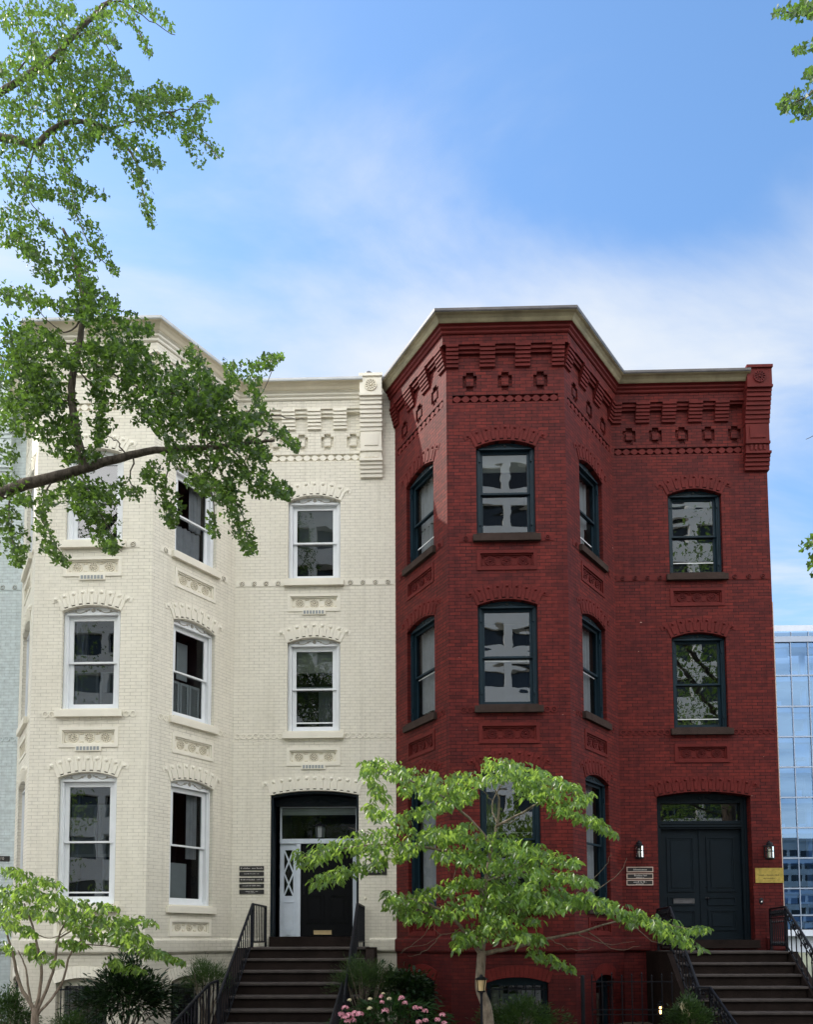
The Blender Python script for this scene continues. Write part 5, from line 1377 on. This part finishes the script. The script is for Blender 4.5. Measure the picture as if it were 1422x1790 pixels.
# ------------------------------------------------------------------ glass office block behind, right
def glass_office():
    y = 92.; t = thing('glass_building', 'blue glass curtain wall office block far behind the red house at the right edge', 'office building', (52, y, 0))
    x0, x1 = 30., 78.; F = Face((x0, y), (x1, y)); W_ = x1-x0
    zt_ = at(1390, 1087, y).z; zr = at(1390, 1100, y).z; zg = at(1390, 1112, y).z; zc = at(1390, 1121, y).z
    fz = [at(1390, v, y).z for v in (1121, 1181, 1235, 1288, 1341, 1394, 1447, 1500, 1553, 1600, 1624)]
    mb = MB(); mb.box(F, 0, W_, zr, zt_, -6, -1.2)
    mb.build('parapet', M['grey_panel'], t)
    mb = MB(); mb.box(F, 0, W_, fz[0]-.15, zc+.6, -.5, .25); mb.build('roof_band', M['mullion'], t)
    gb = MB(); gb.poly(F, [rect(0, W_, zc+.6, zr+.1)], -.9); gb.build('roof_screen', M['curtain_glass'], t)
    for k in range(int(W_/2.3)):
        u = k*2.3+.4; mb = MB(); mb.box(F, u-.05, u+.05, zc+.6, zr, -.88, -.8); mb.build('screen_post', M['mullion'], t)
    pu = 2.28; n = int(W_/pu)
    for i in range(len(fz)-1):
        g = MB(); a, b = fz[i+1], fz[i]
        for k in range(n):
            j = rng.uniform(-.012, .012, 3); u = k*pu
            g.add([F.P(u+.01, a+.02, j[0]), F.P(u+pu-.01, a+.02, j[1]), F.P(u+pu-.01, b-.02, j[1]+j[2]), F.P(u+.01, b-.02, j[0]+j[2])], [(0, 0)]*4, [(0, 1, 2, 3)])
        g.build('glass_storey', M['curtain_glass'], t)
        s = MB(); s.box(F, 0, W_, b-.75, b-.10, -3.6, -.12); s.build('floor_slab', M['slab'] if i < 5 else M['grey_panel'], t)  # lower storeys coloured darker inside, standing for reflected rooftops
        s = MB(); s.box(F, 0, W_, b-.09, b+.09, -.1, .12); s.build('transom_bar', M['mullion'], t)
        # things inside: blinds, desks, columns
        q = MB()
        for k in range(n):
            u = k*pu
            if rng.random() < .45:
                hh = (b-a)*rng.uniform(.12, .5); q.box(F, u+.1, u+pu-.1, b-.8-hh, b-.8, -.5, -.45)
            if rng.random() < .4: q.box(F, u+rng.uniform(.2, 1.), u+rng.uniform(1.2, 2.1), a+.05, a+rng.uniform(.5, 1.2), -1.6, -1.0)
            if k % 3 == 1: q.box(F, u+.2, u+.75, a, b-.75, -3., -2.4)
        q.build('interior_fittings', M['slab'] if i < 5 else M['grey_panel'], t)
        w = MB(); w.poly(F, [rect(0, W_, a-.1, b)], -9.); w.build('back_wall', M['shutter'] if i < 5 else M['interior'], t)
        if i in (6, 7, 5):
            l = MB()
            for k in range(0, n, 3):
                u = k*pu+1.+i*.4; vs = [F.P(u, b-.80, -.9), F.P(u+.12, b-.80, -.9), F.P(u+1.6, b-.80, -3.4), F.P(u+1.4, b-.80, -3.4)]; l.add(vs, [(0, 0)]*4, [(0, 1, 2, 3)])
            l.build('strip_light', M['striplight'], t)
    for k in range(n+1):
        u = k*pu; mb = MB(); mb.box(F, u-.045, u+.045, fz[-1], fz[0]-.16, .005, .15); mb.build('mullion', M['mullion'], t)
    mb = MB(); mb.box(F, 0, W_, -.3, fz[-1]-.1, -8, -1.5); mb.box(F, 0, W_, fz[-1]-.9, fz[-1]-.09, -1.5, .2); mb.build('base', M['grey_panel'], t)
    mb = MB(); mb.box(F, .0, W_, -.3, zr, -20, -10); mb.build('core', M['grey_panel'], t)
glass_office()

# a pale line of bare mortar down the far corner of the red house
mb = MB(); mb.b3(7.573, 7.59, .0, .10, -.3, 8.6); o = mb.build('corner_mortar', M['plate_rim'], red)

# small flues on the flat roof behind the party wall
for (px, py, Y, r_, lb) in ((645, 653, .55, .10, 'stubby dark roof vent behind the party wall between the two houses'), (1020, 640, 2.2, .0, '')):
    if not r_: continue
    p = at(px, py, Y); t = thing('roof_vent', lb, 'vent', (p.x, Y, 13.4))
    mb = MB(); mb.tube([(p.x, Y, 13.35), (p.x, Y, p.z-.05)], r_*.6, 10); mb.build('pipe', M['gutter_dark'], t)
    mb = MB(); mb.lathe((p.x, Y, p.z), [(r_, -.06), (r_, -.02), (r_*.5, .03), (0, .04)], 12); mb.build('cap', M['gutter_dark'], t)

# ------------------------------------------------------------------ sky, sun, camera
SUN_EL, SUN_AZ = R(41.5), R(-74.)          # azimuth from +Y, negative towards -X
w = bpy.data.worlds.new('World'); SC.world = w; w.use_nodes = True
nt = w.node_tree; bg = nt.nodes['Background']; N = nt.nodes.new; L = nt.links.new
sk = N('ShaderNodeTexSky'); sk.sky_type = 'NISHITA'; sk.sun_disc = False
sk.sun_elevation = SUN_EL; sk.sun_rotation = SUN_AZ; sk.air_density = 1.0; sk.dust_density = .6; sk.ozone_density = 1.6
hs = N('ShaderNodeHueSaturation'); hs.inputs['Saturation'].default_value = SKY_SAT; hs.inputs['Hue'].default_value = .498; hs.inputs['Value'].default_value = SKY_VAL
L(sk.outputs[0], hs.inputs['Color'])
tc = N('ShaderNodeTexCoord')
sep = N('ShaderNodeSeparateXYZ'); L(tc.outputs['Generated'], sep.inputs[0])
# flat cloud layer: direction divided by its height
zz = N('ShaderNodeMath'); zz.operation = 'ADD'; zz.inputs[1].default_value = .10; L(sep.outputs['Z'], zz.inputs[0])
zm = N('ShaderNodeMath'); zm.operation = 'MAXIMUM'; zm.inputs[1].default_value = .05; L(zz.outputs[0], zm.inputs[0])
dv = N('ShaderNodeVectorMath'); dv.operation = 'DIVIDE'; cb = N('ShaderNodeCombineXYZ')
for i in range(3): L(zm.outputs[0], cb.inputs[i])
L(tc.outputs['Generated'], dv.inputs[0]); L(cb.outputs[0], dv.inputs[1])
mp = N('ShaderNodeMapping'); mp.inputs['Scale'].default_value = (.75, 1.5, 0); mp.inputs['Rotation'].default_value = (0, 0, R(14)); mp.inputs['Location'].default_value = CLOUD_LOC
L(dv.outputs[0], mp.inputs['Vector'])
n1 = N('ShaderNodeTexNoise'); n1.inputs['Scale'].default_value = 1.5; n1.inputs['Detail'].default_value = 9; n1.inputs['Roughness'].default_value = .56; n1.inputs['Distortion'].default_value = .5
L(mp.outputs[0], n1.inputs['Vector'])
# more cloud lower down; the unseen bank behind the viewer is added fill light
el = N('ShaderNodeValToRGB'); el.color_ramp.interpolation = 'B_SPLINE'; ce = el.color_ramp.elements
ce[0].position = .25; ce[0].color = (.08,)*3+(1,); ce[1].position = .85; ce[1].color = (.0,)*3+(1,)
for ps, v in ((.46, .09), (.57, .30), (.62, .24), (.66, .09), (.70, .0)):
    e_ = ce.new(ps); e_.color = (v,)*3+(1,)
L(sep.outputs['Z'], el.inputs[0])
bk = N('ShaderNodeMapRange'); bk.inputs[1].default_value = .25; bk.inputs[2].default_value = -.35; bk.inputs[3].default_value = 0; bk.inputs[4].default_value = FILL_COVER
L(sep.outputs['Y'], bk.inputs[0])
ad = N('ShaderNodeMath'); ad.operation = 'ADD'; L(n1.outputs['Fac'], ad.inputs[0]); L(el.outputs[0], ad.inputs[1])
ad2 = N('ShaderNodeMath'); ad2.operation = 'ADD'; L(ad.outputs[0], ad2.inputs[0]); L(bk.outputs[0], ad2.inputs[1])
cr = N('ShaderNodeMapRange'); cr.interpolation_type = 'SMOOTHSTEP'; cr.inputs[1].default_value = .48; cr.inputs[2].default_value = .90; cr.inputs[4].default_value = .92
L(ad2.outputs[0], cr.inputs[0])
cc = N('ShaderNodeMixRGB'); cc.inputs['Color1'].default_value = (*[c*CLOUD for c in (.90, .95, 1.0)], 1); cc.inputs['Color2'].default_value = (*[c*CLOUD_FILL for c in (1., .975, .94)], 1)
bk2 = N('ShaderNodeMapRange'); bk2.inputs[1].default_value = .25; bk2.inputs[2].default_value = -.25; L(sep.outputs['Y'], bk2.inputs[0])
L(bk2.outputs[0], cc.inputs['Fac'])
mx = N('ShaderNodeMixRGB'); L(cr.outputs[0], mx.inputs['Fac']); L(hs.outputs[0], mx.inputs['Color1']); L(cc.outputs[0], mx.inputs['Color2'])
L(mx.outputs[0], bg.inputs['Color']); bg.inputs['Strength'].default_value = SKY_STR

S = Vector((math.sin(SUN_AZ)*math.cos(SUN_EL), math.cos(SUN_AZ)*math.cos(SUN_EL), math.sin(SUN_EL)))
sl = bpy.data.lights.new('sun', 'SUN'); sl.energy = SUN_E; sl.angle = R(.53); sl.color = (1., .93, .82)
so = bpy.data.objects.new('sun', sl); COL.objects.link(so); so.rotation_euler = S.to_track_quat('Z', 'Y').to_euler(); so.location = (-30, 10, 40)

cam = bpy.data.cameras.new('camera'); co = bpy.data.objects.new('camera', cam); COL.objects.link(co)
cam.sensor_fit = 'AUTO'; cam.sensor_width = 36.; cam.lens = 36.*FPX/1790.
cam.shift_x = (711-PPX)/1790.; cam.shift_y = (PPY-895)/1790.
cam.clip_start = .1; cam.clip_end = 4000
mw = Matrix((RT, UP, -FW)).transposed().to_4x4(); mw.translation = (0, CAMY, CAMZ); co.matrix_world = mw
SC.camera = co
SC.view_settings.view_transform = 'Standard'; SC.view_settings.look = 'None'; SC.view_settings.exposure = 0; SC.view_settings.gamma = 1
SC.render.engine = 'CYCLES'
cy = SC.cycles; cy.max_bounces = 8; cy.diffuse_bounces = 4; cy.glossy_bounces = 3; cy.transmission_bounces = 4; cy.transparent_max_bounces = 8
cy.use_denoising = True; cy.sample_clamp_indirect = 6
